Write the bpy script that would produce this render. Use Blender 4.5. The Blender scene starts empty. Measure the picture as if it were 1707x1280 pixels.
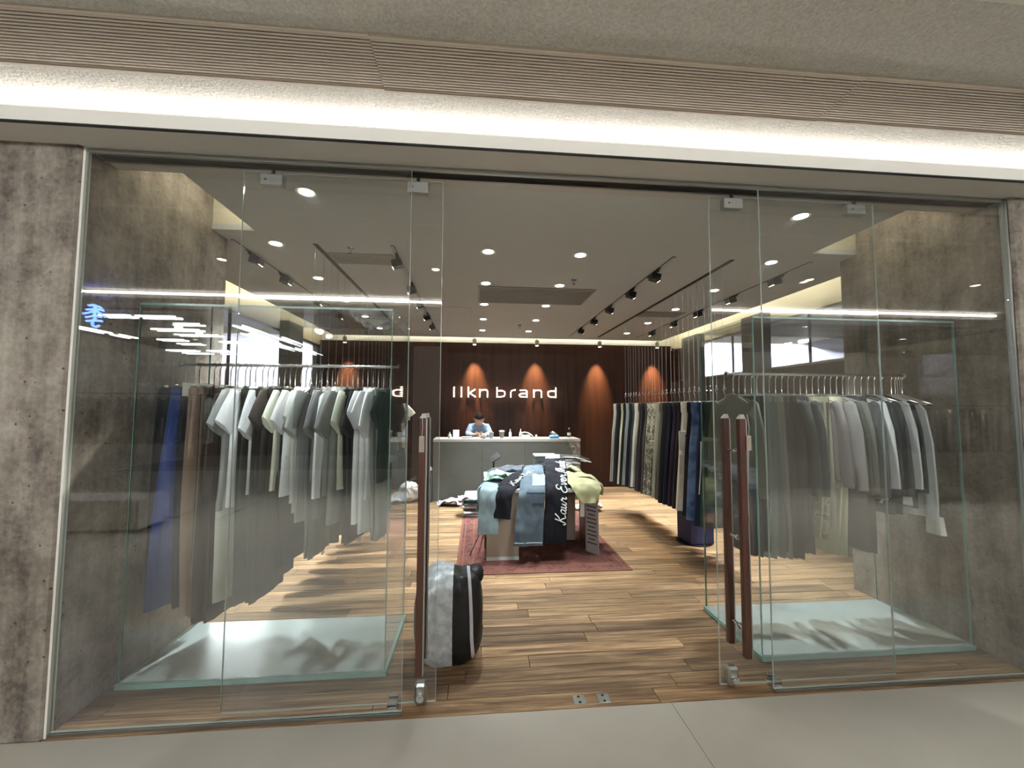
import bpy, bmesh, math, random
from mathutils import Vector, Matrix, noise

SC = bpy.context.scene
COL = SC.collection
R = random.Random(7)
PI = math.pi

# ------------------------------------------------------------------ camera
F_PX, YAW, PITCH, ROLL = 669.27, 0.0871276, 0.0581829, 0.0044955
fwd = Vector((math.sin(YAW)*math.cos(PITCH), math.cos(YAW)*math.cos(PITCH), math.sin(PITCH)))
rgt = Vector((math.cos(YAW), -math.sin(YAW), 0)); upv = rgt.cross(fwd)
r2 = rgt*math.cos(ROLL)+upv*math.sin(ROLL); u2 = -rgt*math.sin(ROLL)+upv*math.cos(ROLL)
cd = bpy.data.cameras.new('camera'); cam = bpy.data.objects.new('camera', cd); COL.objects.link(cam)
cd.sensor_width = 36.0; cd.lens = F_PX/1707*36.0; cd.clip_start = 0.02; cd.clip_end = 200
m3 = Matrix((r2, u2, -fwd)).transposed()
cam.matrix_world = Matrix.Translation((0, 0, 1.6)) @ m3.to_4x4()
SC.camera = cam

# ------------------------------------------------------------------ view, world
SC.view_settings.view_transform = 'Standard'
SC.view_settings.look = 'None'
SC.view_settings.gamma = 1.0
SC.view_settings.use_curve_mapping = False
SC.view_settings.exposure = 0.77
W = bpy.data.worlds.new('world'); SC.world = W; W.use_nodes = True
W.node_tree.nodes['Background'].inputs[0].default_value = (0.9, 0.95, 1.0, 1)
W.node_tree.nodes['Background'].inputs[1].default_value = 0.12
try:
    SC.cycles.transparent_max_bounces = 40
    SC.cycles.max_bounces = 8
    SC.cycles.diffuse_bounces = 4
    SC.cycles.glossy_bounces = 6
    SC.cycles.sample_clamp_indirect = 4.0
    SC.cycles.caustics_reflective = False
    SC.cycles.caustics_refractive = False
except Exception:
    pass
P_DOWN, P_TRACK, P_WASH, P_MALL = 188.0, 125.0, 430.0, 245.0   # lamp watts
E_COVE_MALL, E_COVE_SHOP, E_TUBE, E_LINE = 7.5, 14.0, 15.0, 18.0

def light(name, kind, loc, power, color=(1, 1, 1), target=None, size=0.1, angle=None, blend=0.5, sy=None, parent=None):
    l = bpy.data.lights.new(name, kind); l.energy = power; l.color = color
    if kind == 'AREA':
        l.size = size
        if sy: l.shape = 'RECTANGLE'; l.size_y = sy
    else:
        l.shadow_soft_size = size
    if kind == 'SPOT': l.spot_size = angle; l.spot_blend = blend
    o = bpy.data.objects.new(name, l); COL.objects.link(o); o.location = loc
    if target is not None:
        o.rotation_euler = (Vector(target)-Vector(loc)).to_track_quat('-Z', 'Y').to_euler()
    if parent: o.parent = parent
    return o

# fill spots added behind the viewer to light facade and floor (their rims are built further down)
FILL_FAR = [(x, y) for y in (-4.4,) for x in (-6.2, -3.4, -.6, 2.2, 5.0, 7.8)]
for (x, y) in FILL_FAR:
    light('mall_fill_beam', 'SPOT', (x, y, 3.235), P_MALL, (.96, .98, 1), (x, 2.2, .9), .06, 1.9, .6)
FILL_HIGH = [(x, -1.1) for x in (-6.2, -3.4, -.6, 2.2, 5.0, 7.8)]  # overhead row added to brighten the mall floor
for (x, y) in FILL_HIGH:
    light('mall_fill_beam', 'SPOT', (x, y, 3.54), 330.0, (.97, .985, 1), (x, y+.5, 0), .06, 1.75, .8)

# ------------------------------------------------------------------ helpers
def lin(c):
    def f(v):
        v /= 255.0
        return v/12.92 if v <= .04045 else ((v+.055)/1.055)**2.4
    return (f(c[0]), f(c[1]), f(c[2]), 1)

class MB:
    def __init__(s): s.v = []; s.f = []
    def add(s, vs, fs):
        n = len(s.v); s.v += [tuple(v) for v in vs]; s.f += [tuple(i+n for i in f) for f in fs]; return s
    def box(s, x0, x1, y0, y1, z0, z1):
        return s.add([(x0,y0,z0),(x1,y0,z0),(x1,y1,z0),(x0,y1,z0),(x0,y0,z1),(x1,y0,z1),(x1,y1,z1),(x0,y1,z1)],
                     [(0,3,2,1),(4,5,6,7),(0,1,5,4),(1,2,6,5),(2,3,7,6),(3,0,4,7)])
    def cbox(s, c, h, M=None):
        n = len(s.v)
        s.box(-h[0],h[0],-h[1],h[1],-h[2],h[2])
        for i in range(n, len(s.v)):
            p = Vector(s.v[i])
            if M is not None: p = M @ p
            s.v[i] = tuple(p+Vector(c))
        return s
    def bev(s, x0, x1, y0, y1, z0, z1, b):
        # box with chamfered edges
        def ring(z, i): return [(x0+i,y0,z),(x1-i,y0,z),(x1,y0+i,z),(x1,y1-i,z),(x1-i,y1,z),(x0+i,y1,z),(x0,y1-i,z),(x0,y0+i,z)]
        def ringin(z): return [(x0+b,y0+b,z),(x1-b,y0+b,z),(x1-b,y0+b,z),(x1-b,y1-b,z),(x1-b,y1-b,z),(x0+b,y1-b,z),(x0+b,y1-b,z),(x0+b,y0+b,z)]
        return s.loft([ringin(z0), ring(z0+b, b), ring(z1-b, b), ringin(z1)])
    def loft(s, rings, cap=True, closed=True):
        n = len(rings[0]); base = len(s.v)
        for r in rings: s.v += [tuple(p) for p in r]
        m = n if closed else n-1
        for i in range(len(rings)-1):
            for j in range(m):
                a = base+i*n+j; b = base+i*n+(j+1) % n
                s.f.append((a, b, b+n, a+n))
        if cap and closed:
            s.f.append(tuple(base+j for j in reversed(range(n))))
            s.f.append(tuple(base+(len(rings)-1)*n+j for j in range(n)))
        return s
    def tube(s, pts, r, n=6, cap=True):
        pts = [Vector(p) for p in pts]; rings = []
        prev = None
        for i, p in enumerate(pts):
            d = (pts[min(i+1, len(pts)-1)]-pts[max(i-1, 0)])
            if d.length < 1e-9: d = Vector((0, 0, 1))
            d.normalize()
            if prev is None:
                a = Vector((0, 0, 1)) if abs(d.z) < .9 else Vector((1, 0, 0))
                u = d.cross(a).normalized()
            else:
                u = (prev-d*prev.dot(d)).normalized()
            prev = u; w = d.cross(u)
            rr = r[i] if isinstance(r, (list, tuple)) else r
            rings.append([p+(u*math.cos(2*PI*k/n)+w*math.sin(2*PI*k/n))*rr for k in range(n)])
        return s.loft(rings, cap)
    def cyl(s, p0, p1, r, n=16): return s.tube([p0, p1], r, n)
    def lathe(s, prof, c=(0, 0, 0), n=20):
        rings = [[(c[0]+r*math.cos(2*PI*k/n), c[1]+r*math.sin(2*PI*k/n), c[2]+z) for k in range(n)] for r, z in prof]
        return s.loft(rings)
    def prism(s, poly, y0, y1):
        # poly in (x, z), extruded along y
        n = len(poly)
        b = [(x, y0, z) for x, z in poly]; t = [(x, y1, z) for x, z in poly]
        return s.add(b+t, [tuple(range(n)), tuple(range(2*n-1, n-1, -1))]+[(i, i+n, (i+1) % n+n, (i+1) % n) for i in range(n)])
    def grid(s, nu, nv, fn):
        b = len(s.v)
        for i in range(nu+1):
            for j in range(nv+1): s.v.append(tuple(fn(i/nu, j/nv)))
        for i in range(nu):
            for j in range(nv):
                a = b+i*(nv+1)+j
                s.f.append((a, a+nv+1, a+nv+2, a+1))
        return s
    def mesh(s, name, smooth=False):
        me = bpy.data.meshes.new(name); me.from_pydata(s.v, [], s.f)
        bm = bmesh.new(); bm.from_mesh(me)
        bmesh.ops.recalc_face_normals(bm, faces=bm.faces); bm.to_mesh(me); bm.free()
        if smooth:
            me.shade_smooth()
            try: me.set_sharp_from_angle(angle=smooth if smooth is not True else 0.9)
            except Exception: pass
        return me
    def build(s, name, mat, parent=None, smooth=False):
        return obj(name, s.mesh(name, smooth), mat, parent)

def obj(name, me, mat=None, parent=None):
    o = bpy.data.objects.new(name, me); COL.objects.link(o)
    if mat is not None:
        if len(me.materials) == 0: me.materials.append(mat)
        if me.materials[0] is not mat:
            o.material_slots[0].link = 'OBJECT'; o.material_slots[0].material = mat
    if parent is not None: o.parent = parent
    return o
def tag(o, label=None, cat=None, group=None, kind=None):
    if label: o['label'] = label
    if cat: o['category'] = cat
    if group: o['group'] = group
    if kind: o['kind'] = kind
    return o
def thing(name, loc, label, cat, group=None, rz=0):
    o = bpy.data.objects.new(name, None); COL.objects.link(o); o.location = loc; o.rotation_euler = (0, 0, rz)
    o.empty_display_size = .05
    return tag(o, label, cat, group)
def struct(name, mb, mat, smooth=False, parent=None):
    return tag(mb.build(name, mat, parent, smooth), kind='structure') if parent is None else mb.build(name, mat, parent, smooth)
def copy_tree(o, parent=None):
    c = o.copy(); COL.objects.link(c)
    if parent is not None: c.parent = parent
    for ch in list(o.children): copy_tree(ch, c)
    return c
ONES = 'first second third fourth fifth sixth seventh eighth ninth tenth eleventh twelfth thirteenth fourteenth fifteenth sixteenth seventeenth eighteenth nineteenth'.split()
TENS = {20: 'twenty', 30: 'thirty', 40: 'forty'}
def nth(n):
    if n < 20: return ONES[n-1]
    t, u = n//10*10, n % 10
    return TENS[t][:-1]+'ieth' if u == 0 else TENS[t]+'-'+ONES[u-1]

# ------------------------------------------------------------------ materials
def nodes(name):
    m = bpy.data.materials.new(name); m.use_nodes = True
    nt = m.node_tree; b = nt.nodes['Principled BSDF']
    return m, nt, b
def N(nt, t, **kw):
    n = nt.nodes.new(t)
    for k, v in kw.items():
        if k in n.inputs: n.inputs[k].default_value = v
        else: setattr(n, k, v)
    return n
def plain(name, c, rough=.6, metal=0, var=0, vscale=4, bump=0, bscale=60, stretch=(1, 1, 1), coord='Object', trans=0, spec=.5):
    m, nt, b = nodes(name)
    b.inputs['Roughness'].default_value = rough; b.inputs['Metallic'].default_value = metal
    b.inputs['Specular IOR Level'].default_value = spec
    b.inputs['Base Color'].default_value = c
    if trans: b.inputs['Transmission Weight'].default_value = trans
    if var or bump:
        tc = N(nt, 'ShaderNodeTexCoord'); mp = N(nt, 'ShaderNodeMapping')
        mp.inputs['Scale'].default_value = stretch
        nt.links.new(tc.outputs[coord], mp.inputs[0])
    if var:
        nz = N(nt, 'ShaderNodeTexNoise', Scale=vscale, Detail=5.0)
        nt.links.new(mp.outputs[0], nz.inputs['Vector'])
        rp = N(nt, 'ShaderNodeValToRGB')
        rp.color_ramp.elements[0].position = .3; rp.color_ramp.elements[1].position = .7
        rp.color_ramp.elements[0].color = tuple(max(0, v*(1-var)) for v in c[:3])+(1,)
        rp.color_ramp.elements[1].color = tuple(min(1, v*(1+var)) for v in c[:3])+(1,)
        nt.links.new(nz.outputs[0], rp.inputs[0]); nt.links.new(rp.outputs[0], b.inputs['Base Color'])
    if bump:
        nb = N(nt, 'ShaderNodeTexNoise', Scale=bscale, Detail=3.0)
        nt.links.new(mp.outputs[0], nb.inputs['Vector'])
        bp = N(nt, 'ShaderNodeBump', Strength=bump, Distance=.01)
        nt.links.new(nb.outputs[0], bp.inputs['Height']); nt.links.new(bp.outputs[0], b.inputs['Normal'])
    return m
def emit(name, c, e):
    m, nt, b = nodes(name)
    b.inputs['Base Color'].default_value = c
    b.inputs['Emission Color'].default_value = c; b.inputs['Emission Strength'].default_value = e
    return m
def glass(name, tint, ior=1.5, gain=1.0):
    m = bpy.data.materials.new(name); m.use_nodes = True; nt = m.node_tree; nt.nodes.clear()
    out = N(nt, 'ShaderNodeOutputMaterial'); tr = N(nt, 'ShaderNodeBsdfTransparent'); gl = N(nt, 'ShaderNodeBsdfGlossy')
    tr.inputs[0].default_value = tint; gl.inputs['Roughness'].default_value = 0.0; gl.inputs[0].default_value = (1, 1, 1, 1)
    geo = N(nt, 'ShaderNodeNewGeometry'); mx = N(nt, 'ShaderNodeMix'); mx.data_type = 'FLOAT'
    mx.inputs[2].default_value = ior; mx.inputs[3].default_value = 1/ior     # a pane does not bend the ray: same index on either face
    nt.links.new(geo.outputs['Backfacing'], mx.inputs[0])
    fr = N(nt, 'ShaderNodeFresnel'); nt.links.new(mx.outputs[0], fr.inputs[0])
    mu = N(nt, 'ShaderNodeMath'); mu.operation = 'MULTIPLY'; mu.inputs[1].default_value = gain; mu.use_clamp = True
    nt.links.new(fr.outputs[0], mu.inputs[0])
    ms = N(nt, 'ShaderNodeMixShader'); nt.links.new(mu.outputs[0], ms.inputs[0])
    nt.links.new(tr.outputs[0], ms.inputs[1]); nt.links.new(gl.outputs[0], ms.inputs[2]); nt.links.new(ms.outputs[0], out.inputs[0])
    return m

def concrete():
    m, nt, b = nodes('board marked concrete')
    tc = N(nt, 'ShaderNodeNewGeometry'); mp = N(nt, 'ShaderNodeMapping'); mp.inputs['Scale'].default_value = (5, 5, .55)
    nt.links.new(tc.outputs['Position'], mp.inputs[0])
    n1 = N(nt, 'ShaderNodeTexNoise', Scale=1.6, Detail=8.0, Roughness=.62); nt.links.new(mp.outputs[0], n1.inputs['Vector'])
    n2 = N(nt, 'ShaderNodeTexNoise', Scale=6.0, Detail=9.0, Roughness=.68); nt.links.new(tc.outputs['Position'], n2.inputs['Vector'])
    n3 = N(nt, 'ShaderNodeTexNoise', Scale=42.0, Detail=4.0); nt.links.new(tc.outputs['Position'], n3.inputs['Vector'])
    a = N(nt, 'ShaderNodeMath'); a.operation = 'MULTIPLY_ADD'; a.inputs[1].default_value = .42
    nt.links.new(n1.outputs[0], a.inputs[0])
    h = N(nt, 'ShaderNodeMath'); h.operation = 'MULTIPLY_ADD'; h.inputs[1].default_value = .40
    nt.links.new(n2.outputs[0], h.inputs[0])
    g = N(nt, 'ShaderNodeMath'); g.operation = 'MULTIPLY'; g.inputs[1].default_value = .18
    nt.links.new(n3.outputs[0], g.inputs[0]); nt.links.new(g.outputs[0], h.inputs[2]); nt.links.new(h.outputs[0], a.inputs[2])
    rp = N(nt, 'ShaderNodeValToRGB'); e = rp.color_ramp.elements
    e[0].position = .38; e[0].color = lin((82, 75, 67)); e[1].position = .62; e[1].color = lin((164, 156, 144))
    k = e.new(.47); k.color = lin((122, 113, 102))
    nt.links.new(a.outputs[0], rp.inputs[0])
    vo = N(nt, 'ShaderNodeTexVoronoi', Scale=15.0); nt.links.new(tc.outputs['Position'], vo.inputs['Vector'])
    pit = N(nt, 'ShaderNodeMapRange'); pit.inputs[1].default_value = .05; pit.inputs[2].default_value = .11
    nt.links.new(vo.outputs['Distance'], pit.inputs[0])
    mx = N(nt, 'ShaderNodeMix'); mx.data_type = 'RGBA'; mx.inputs[6].default_value = lin((58, 51, 44))
    nt.links.new(pit.outputs[0], mx.inputs[0]); nt.links.new(rp.outputs[0], mx.inputs[7]); nt.links.new(mx.outputs[2], b.inputs['Base Color'])
    b.inputs['Roughness'].default_value = .75
    bp = N(nt, 'ShaderNodeBump', Strength=.35, Distance=.012); nt.links.new(n3.outputs[0], bp.inputs['Height'])
    nt.links.new(bp.outputs[0], b.inputs['Normal'])
    return m
def wood_floor():
    m, nt, b = nodes('worn floorboards')
    tc = N(nt, 'ShaderNodeNewGeometry'); oi = N(nt, 'ShaderNodeObjectInfo')
    mp = N(nt, 'ShaderNodeMapping'); mp.inputs['Scale'].default_value = (1.3, 26, 26)
    cx = N(nt, 'ShaderNodeCombineXYZ'); mlt = N(nt, 'ShaderNodeMath'); mlt.operation = 'MULTIPLY'; mlt.inputs[1].default_value = 37.0
    nt.links.new(oi.outputs['Random'], mlt.inputs[0])
    for i in range(3): nt.links.new(mlt.outputs[0], cx.inputs[i])
    nt.links.new(cx.outputs[0], mp.inputs['Location']); nt.links.new(tc.outputs['Position'], mp.inputs[0])
    n1 = N(nt, 'ShaderNodeTexNoise', Scale=1.5, Detail=7.0, Roughness=.65, Distortion=.6); nt.links.new(mp.outputs[0], n1.inputs['Vector'])
    rp = N(nt, 'ShaderNodeValToRGB'); e = rp.color_ramp.elements
    e[0].position = .3; e[0].color = lin((70, 53, 38)); e[1].position = .68; e[1].color = lin((172, 143, 106))
    k = e.new(.5); k.color = lin((128, 100, 71))
    nt.links.new(n1.outputs[0], rp.inputs[0])
    mr = N(nt, 'ShaderNodeMapRange'); mr.inputs[3].default_value = .55; mr.inputs[4].default_value = 1.2
    nt.links.new(oi.outputs['Random'], mr.inputs[0])
    mx = N(nt, 'ShaderNodeVectorMath'); mx.operation = 'SCALE'
    nt.links.new(rp.outputs[0], mx.inputs[0]); nt.links.new(mr.outputs[0], mx.inputs['Scale']); nt.links.new(mx.outputs[0], b.inputs['Base Color'])
    b.inputs['Roughness'].default_value = .55; b.inputs['Specular IOR Level'].default_value = .35
    bp = N(nt, 'ShaderNodeBump', Strength=.25, Distance=.004); nt.links.new(n1.outputs[0], bp.inputs['Height']); nt.links.new(bp.outputs[0], b.inputs['Normal'])
    return m
def two_tone(name, c1, c2, scale, lo=.45, hi=.55, rough=.8, c3=None, stretch=(1, 1, 1), detail=2.0, bump=.2):
    m, nt, b = nodes(name)
    tc = N(nt, 'ShaderNodeTexCoord'); mp = N(nt, 'ShaderNodeMapping'); mp.inputs['Scale'].default_value = stretch
    nt.links.new(tc.outputs['Object'], mp.inputs[0])
    n1 = N(nt, 'ShaderNodeTexNoise', Scale=scale, Detail=detail); nt.links.new(mp.outputs[0], n1.inputs['Vector'])
    rp = N(nt, 'ShaderNodeValToRGB'); e = rp.color_ramp.elements
    e[0].position = lo; e[0].color = c1; e[1].position = hi; e[1].color = c2
    if c3: k = e.new(min(1, hi+.08)); k.color = c3
    nt.links.new(n1.outputs[0], rp.inputs[0]); nt.links.new(rp.outputs[0], b.inputs['Base Color'])
    b.inputs['Roughness'].default_value = rough
    if bump:
        bp = N(nt, 'ShaderNodeBump', Strength=bump, Distance=.004); nt.links.new(n1.outputs[0], bp.inputs['Height']); nt.links.new(bp.outputs[0], b.inputs['Normal'])
    return m

M = {}
M['concrete'] = concrete()
M['wood'] = wood_floor()
M['subfloor'] = plain('subfloor', lin((60, 46, 34)), .8)
M['tile'] = plain('mall stone tile', lin((170, 165, 152)), .32, var=.07, vscale=2.2, bump=.03, bscale=9, coord='Object')
M['joint'] = plain('tile joint', lin((120, 114, 104)), .8)
M['stucco'] = plain('sprayed stucco', lin((208, 206, 200)), .9, bump=1.0, bscale=80, var=.14, vscale=85)  # fine colour noise paints in extra shading for the bumps
M['ceil'] = plain('matt ceiling paint', lin((208, 212, 211)), .85, var=.02, vscale=1.5)
M['soffit'] = plain('grey soffit paint', lin((206, 202, 196)), .7, var=.03, vscale=2)
M['white'] = plain('white paint', lin((226, 224, 216)), .6, var=.02, vscale=3)
M['cream'] = plain('cream paint', lin((226, 220, 196)), .65)
M['backwall'] = plain('dark rusted steel sheet', lin((50, 28, 20)), .55, spec=.25, metal=0, var=.4, vscale=1.6, stretch=(7, 1, .5), bump=.05, bscale=12)
M['darkwall'] = plain('dark grey wall', lin((70, 66, 62)), .7, var=.1)
M['steelcol'] = plain('grey painted steel', lin((96, 96, 92)), .5, var=.06)
M['grille'] = plain('taupe painted aluminium', lin((200, 188, 174)), .5)
M['vent'] = plain('grey vent enamel', lin((158, 156, 148)), .55)
M['dark'] = plain('dark void', lin((38, 32, 28)), .9)
M['black'] = plain('black powder coat', lin((22, 22, 23)), .45)
M['chrome'] = plain('chrome', lin((205, 205, 202)), .16, metal=1)
M['steel'] = plain('brushed steel', lin((176, 178, 174)), .34, metal=1, bump=.03, bscale=90, stretch=(1, 20, 20))
M['plate'] = plain('polished steel plate', lin((176, 186, 182)), .24, metal=.45, var=.08, vscale=3, bump=.05, bscale=3)
M['glass'] = glass('clear glass', (.990, .994, .992, 1), 1.5, 1.5)
M['caseglass'] = glass('case glass', (.986, .993, .990, 1), 1.5, 1.0)
M['winglass'] = glass('window glass', (.95, .96, .97, 1), 1.5, 1.0)
M['edge'] = plain('green glass edge', lin((132, 172, 162)), .12, var=.1, vscale=6, spec=.8)
M['edgethin'] = plain('pale glass edge', lin((176, 190, 182)), .2, spec=.6)
M['handle'] = plain('reddish hardwood', lin((74, 40, 28)), .35, var=.25, vscale=6, stretch=(8, 8, .8))
M['counter'] = plain('smooth grey concrete', lin((94, 97, 92)), .55, var=.1, vscale=2.4, bump=.04, bscale=20, stretch=(1, 1, 1.6))
M['rough'] = plain('chiselled concrete', lin((140, 140, 132)), .9, var=.3, vscale=30, bump=.6, bscale=40)
M['countertop'] = plain('pale counter top', lin((186, 184, 175)), .45, var=.04)
M['table'] = plain('beige table laminate', lin((150, 138, 124)), .6, var=.05)
M['tabletop'] = plain('pale table top', lin((196, 200, 196)), .4)
M['paper'] = plain('white paper', lin((228, 226, 220)), .8)
M['plastic_w'] = plain('white plastic', lin((208, 207, 202)), .35)
M['skin'] = plain('skin', lin((214, 168, 142)), .55, var=.04, vscale=20)
M['hair'] = plain('dark brown hair', lin((20, 12, 11)), .75, spec=.12, bump=.4, bscale=60, stretch=(1, 1, .15))
M['shirt_blue'] = plain('pale blue shirt', lin((134, 152, 172)), .85, var=.12, vscale=5, bump=.15, bscale=14)
M['lamp'] = emit('downlight lens', (1, .97, .92, 1), 30)
M['lampwarm'] = emit('warm lens', (1, .8, .55, 1), 18)
M['cove_mall'] = emit('mall cove strip', (1, .96, .92, 1), E_COVE_MALL)
M['cove_shop'] = emit('shop cove strip', (1, .95, .84, 1), E_COVE_SHOP)
M['tube'] = emit('fluorescent tube', (.93, 1, .97, 1), E_TUBE)
M['line'] = emit('line light', (1, .97, .93, 1), E_LINE)
M['neon'] = emit('blue neon', (.10, .22, 1, 1), 14)
M['bulb'] = emit('sign bulb', (1, .86, .68, 1), 11)
M['corrwhite'] = plain('bright corridor paint', lin((226, 226, 238)), .7)
M['strip'] = emit('corridor light strip', (.88, .9, 1, 1), 220)
M['strip_l'] = emit('corridor light strip dim', (.95, .97, 1, 1), 70)

CLOTH = {}
def cloth(c, name=None):
    key = tuple(c)
    if key not in CLOTH:
        CLOTH[key] = plain('cloth %d %d %d' % key, lin(c), .88, var=.16, vscale=9, bump=.22, bscale=26, stretch=(1, 1, .35), spec=.25)
    return CLOTH[key]
M['camo'] = two_tone('grey camouflage', lin((86, 88, 76)), lin((168, 168, 152)), 22, .46, .5, c3=lin((112, 112, 98)), stretch=(1, 1, .6))
M['camo_beige'] = two_tone('beige camouflage', lin((148, 146, 118)), lin((188, 184, 160)), 18, .46, .5, c3=lin((118, 116, 92)))
M['camo_dark'] = two_tone('dark green camouflage', lin((28, 34, 28)), lin((62, 76, 60)), 18, .48, .52, c3=lin((24, 26, 24)))
M['denim'] = two_tone('faded blue denim', lin((40, 58, 96)), lin((104, 130, 168)), 7, .35, .7, detail=5, bump=.3)
M['denim_grey'] = two_tone('grey washed denim', lin((52, 64, 74)), lin((84, 98, 108)), 6, .3, .75, detail=5, bump=.2)
M['denim_light'] = two_tone('light washed denim', lin((98, 116, 122)), lin((132, 150, 154)), 6, .3, .75, detail=5, bump=.2)
M['check'] = two_tone('speckled white cotton', lin((170, 168, 158)), lin((214, 212, 202)), 60, .4, .6)
M['tape'] = TAPE = two_tone('silver packing tape', lin((176, 182, 186)), lin((222, 228, 230)), 26, .35, .7, rough=.28, detail=6, bump=.7)
TAPE.node_tree.nodes['Principled BSDF'].inputs['Metallic'].default_value = .15
M['baglack'] = plain('black sack fabric', lin((18, 17, 17)), .5, bump=1.0, bscale=11, var=.3, vscale=12)
M['plasticbag'] = plain('white plastic sack', lin((226, 226, 226)), .4, bump=.8, bscale=14)

# ================================================================== STRUCTURE
FY = 2.23           # plane of the fixed shop-front glass
CZ = 2.97           # shop ceiling
XL, XR = -2.06, 3.37  # opening between the concrete walls
SL, SR = -3.05, 4.05  # side walls deeper in the shop
BY = 8.05           # back wall

# ---- shop floor of single boards
floor = struct('floor', MB().box(SL, SR, 2.20, BY, -.12, -.022), M['subfloor'])
rowh = .118; y = 2.202; row = 0
while y < BY-.01:
    y1 = min(y+rowh, BY)
    x = SL-R.uniform(0, 1.2)
    lo, hi = (XL, XR) if y < 3.38 else (SL, SR)
    while x < hi:
        L = R.uniform(1.15, 1.9)
        a, b = max(x, lo), min(x+L, hi)
        if b-a > .08:
            dz = R.uniform(-.0012, 0)
            MB().box(a+.002, b-.002, y+.0022, y1-.0022, -.022, dz).build('plank', M['wood'], floor)
        x += L
    y = y1; row += 1

# ---- mall floor of big stone slabs
mfloor = struct('floor_mall', MB().box(-9, 11, -9.5, 2.2, -.14, -.03), M['joint'])
xs = [-9.2, -5.8, -2.36, 1.07, 4.5, 7.93, 11.2]
ys = [2.198, 1.0, -.2, -1.4, -2.6, -3.8, -5.0, -6.2]
for i in range(len(xs)-1):
    for j in range(len(ys)-1):
        MB().box(max(-9, xs[i])+.0015, min(11, xs[i+1])-.0015, ys[j+1]+.0015, ys[j]-.0015, -.03, 0).build('tile', M['tile'], mfloor)

# ---- concrete walls that flank the opening
def conc(name, x0, x1, y0, y1, z0, z1, inner):
    mb = MB()
    # chipped inner arris: many small rings up the wall
    n = 60; rings = []
    for i in range(n+1):
        z = z0+(z1-z0)*i/n
        c = .008+.010*abs(noise.noise((3.1*x0, 2.0, z*9)))
        if inner > 0: rings.append([(x0, y0, z), (x1-c, y0, z), (x1, y0+c, z), (x1, y1, z), (x0, y1, z)])
        else: rings.append([(x0+c, y0, z), (x1, y0, z), (x1, y1, z), (x0, y1, z), (x0, y0+c, z)])
    return struct(name, mb.loft(rings), M['concrete'])
conc('wall_left', -9, XL, 2.2, 3.43, 0, 2.975, 1)
conc('wall_right', XR, 11, 2.2, 3.40, 0, 2.975, -1)
struct('trim_1', MB().box(XL, XL+.012, 2.212, 2.245, 0, 2.95), M['white'])
struct('trim_2', MB().box(XR-.014, XR, 2.215, 2.247, 0, 2.95), M['steel'])

# ---- header soffit over the shop front, with the light slot on its top
struct('ceiling_soffit', MB().box(-9, 11, 2.03, 2.42, 2.952, 3.02), M['soffit'])
struct('trim_3', MB().box(-9, 11, 2.022, 2.03, 2.949, 3.018), M['white'])
struct('trim_4', MB().box(-9, 11, 2.021, 2.036, 2.942, 2.949), M['black'])
struct('wall_slot', MB().box(-9, 11, 2.26, 2.42, 3.02, 3.14), M['white'])
cv = thing('cove_light', (0.5, 2.14, 3.02), 'continuous white light strip hidden on top of the shop-front header', 'light strip')
MB().box(-8.5, 9.5, -.03, .0, .002, .016).build('led_strip', M['cove_mall'], cv)
MB().box(-8.5, 9.5, .0, .012, .0, .03).build('channel', M['white'], cv)

# ---- mall ceiling: stucco bands with a slot for the air grille, then a raised field
MZ = 3.125; G0, G1 = 1.605, 1.885
struct('ceiling_mall', MB().box(-9, 11, G1, 2.42, MZ, MZ+.05), M['stucco'])
mb = MB(); mb.box(-9, 11, 1.245, G0, MZ, MZ+.05); struct('ceiling_mall_band', mb, M['stucco'])
mb = MB(); mb.box(-9, 11, 1.215, 1.247, MZ-.012, MZ+.02); struct('trim_5', mb, M['white'])
mb = MB(); mb.box(-9, 11, 1.2, 1.245, MZ+.02, 3.6); struct('wall_step', mb, M['soffit'])
struct('ceiling_duct', MB().box(-9, 11, 1.56, 1.93, MZ+.052, MZ+.07), M['dark'])
struct('ceiling_raised', MB().box(-9, 11, -2.75, 1.22, 3.55, 3.62), M['stucco'])
# linear air grille in three runs
for gx0, gx1, nm, dz in ((-4.6, -.455, 'taupe linear air grille run above the concrete wall beside the taped bag', .0),
                     (-.455, 1.765, 'taupe linear air grille run above the open doorway', .006),
                     (1.765, 6.0, 'taupe linear air grille run above the case on the window side', .003)):
    t = thing('air_grille', ((gx0+gx1)/2, 1.745, MZ), nm, 'air grille', 'linear air grilles in the mall ceiling')
    h = (gx1-gx0)/2-.001
    for k in range(17):
        yy = -.128+.016*k
        MB().box(-h, h, yy, yy+.0088, -.004-dz, .001-dz).build('slat', M['grille'], t)
    for yy in (-.146, .138):
        MB().box(-h, h, yy, yy+.012, -.008-dz, .045).build('frame_rail', M['grille'], t)
    for q in range(5):
        xq = -h+.25+(2*h-.5)*q/4
        MB().box(xq-.006, xq+.006, -.134, .138, .001-dz, .020).build('cross_bar', M['dark'], t)

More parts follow.
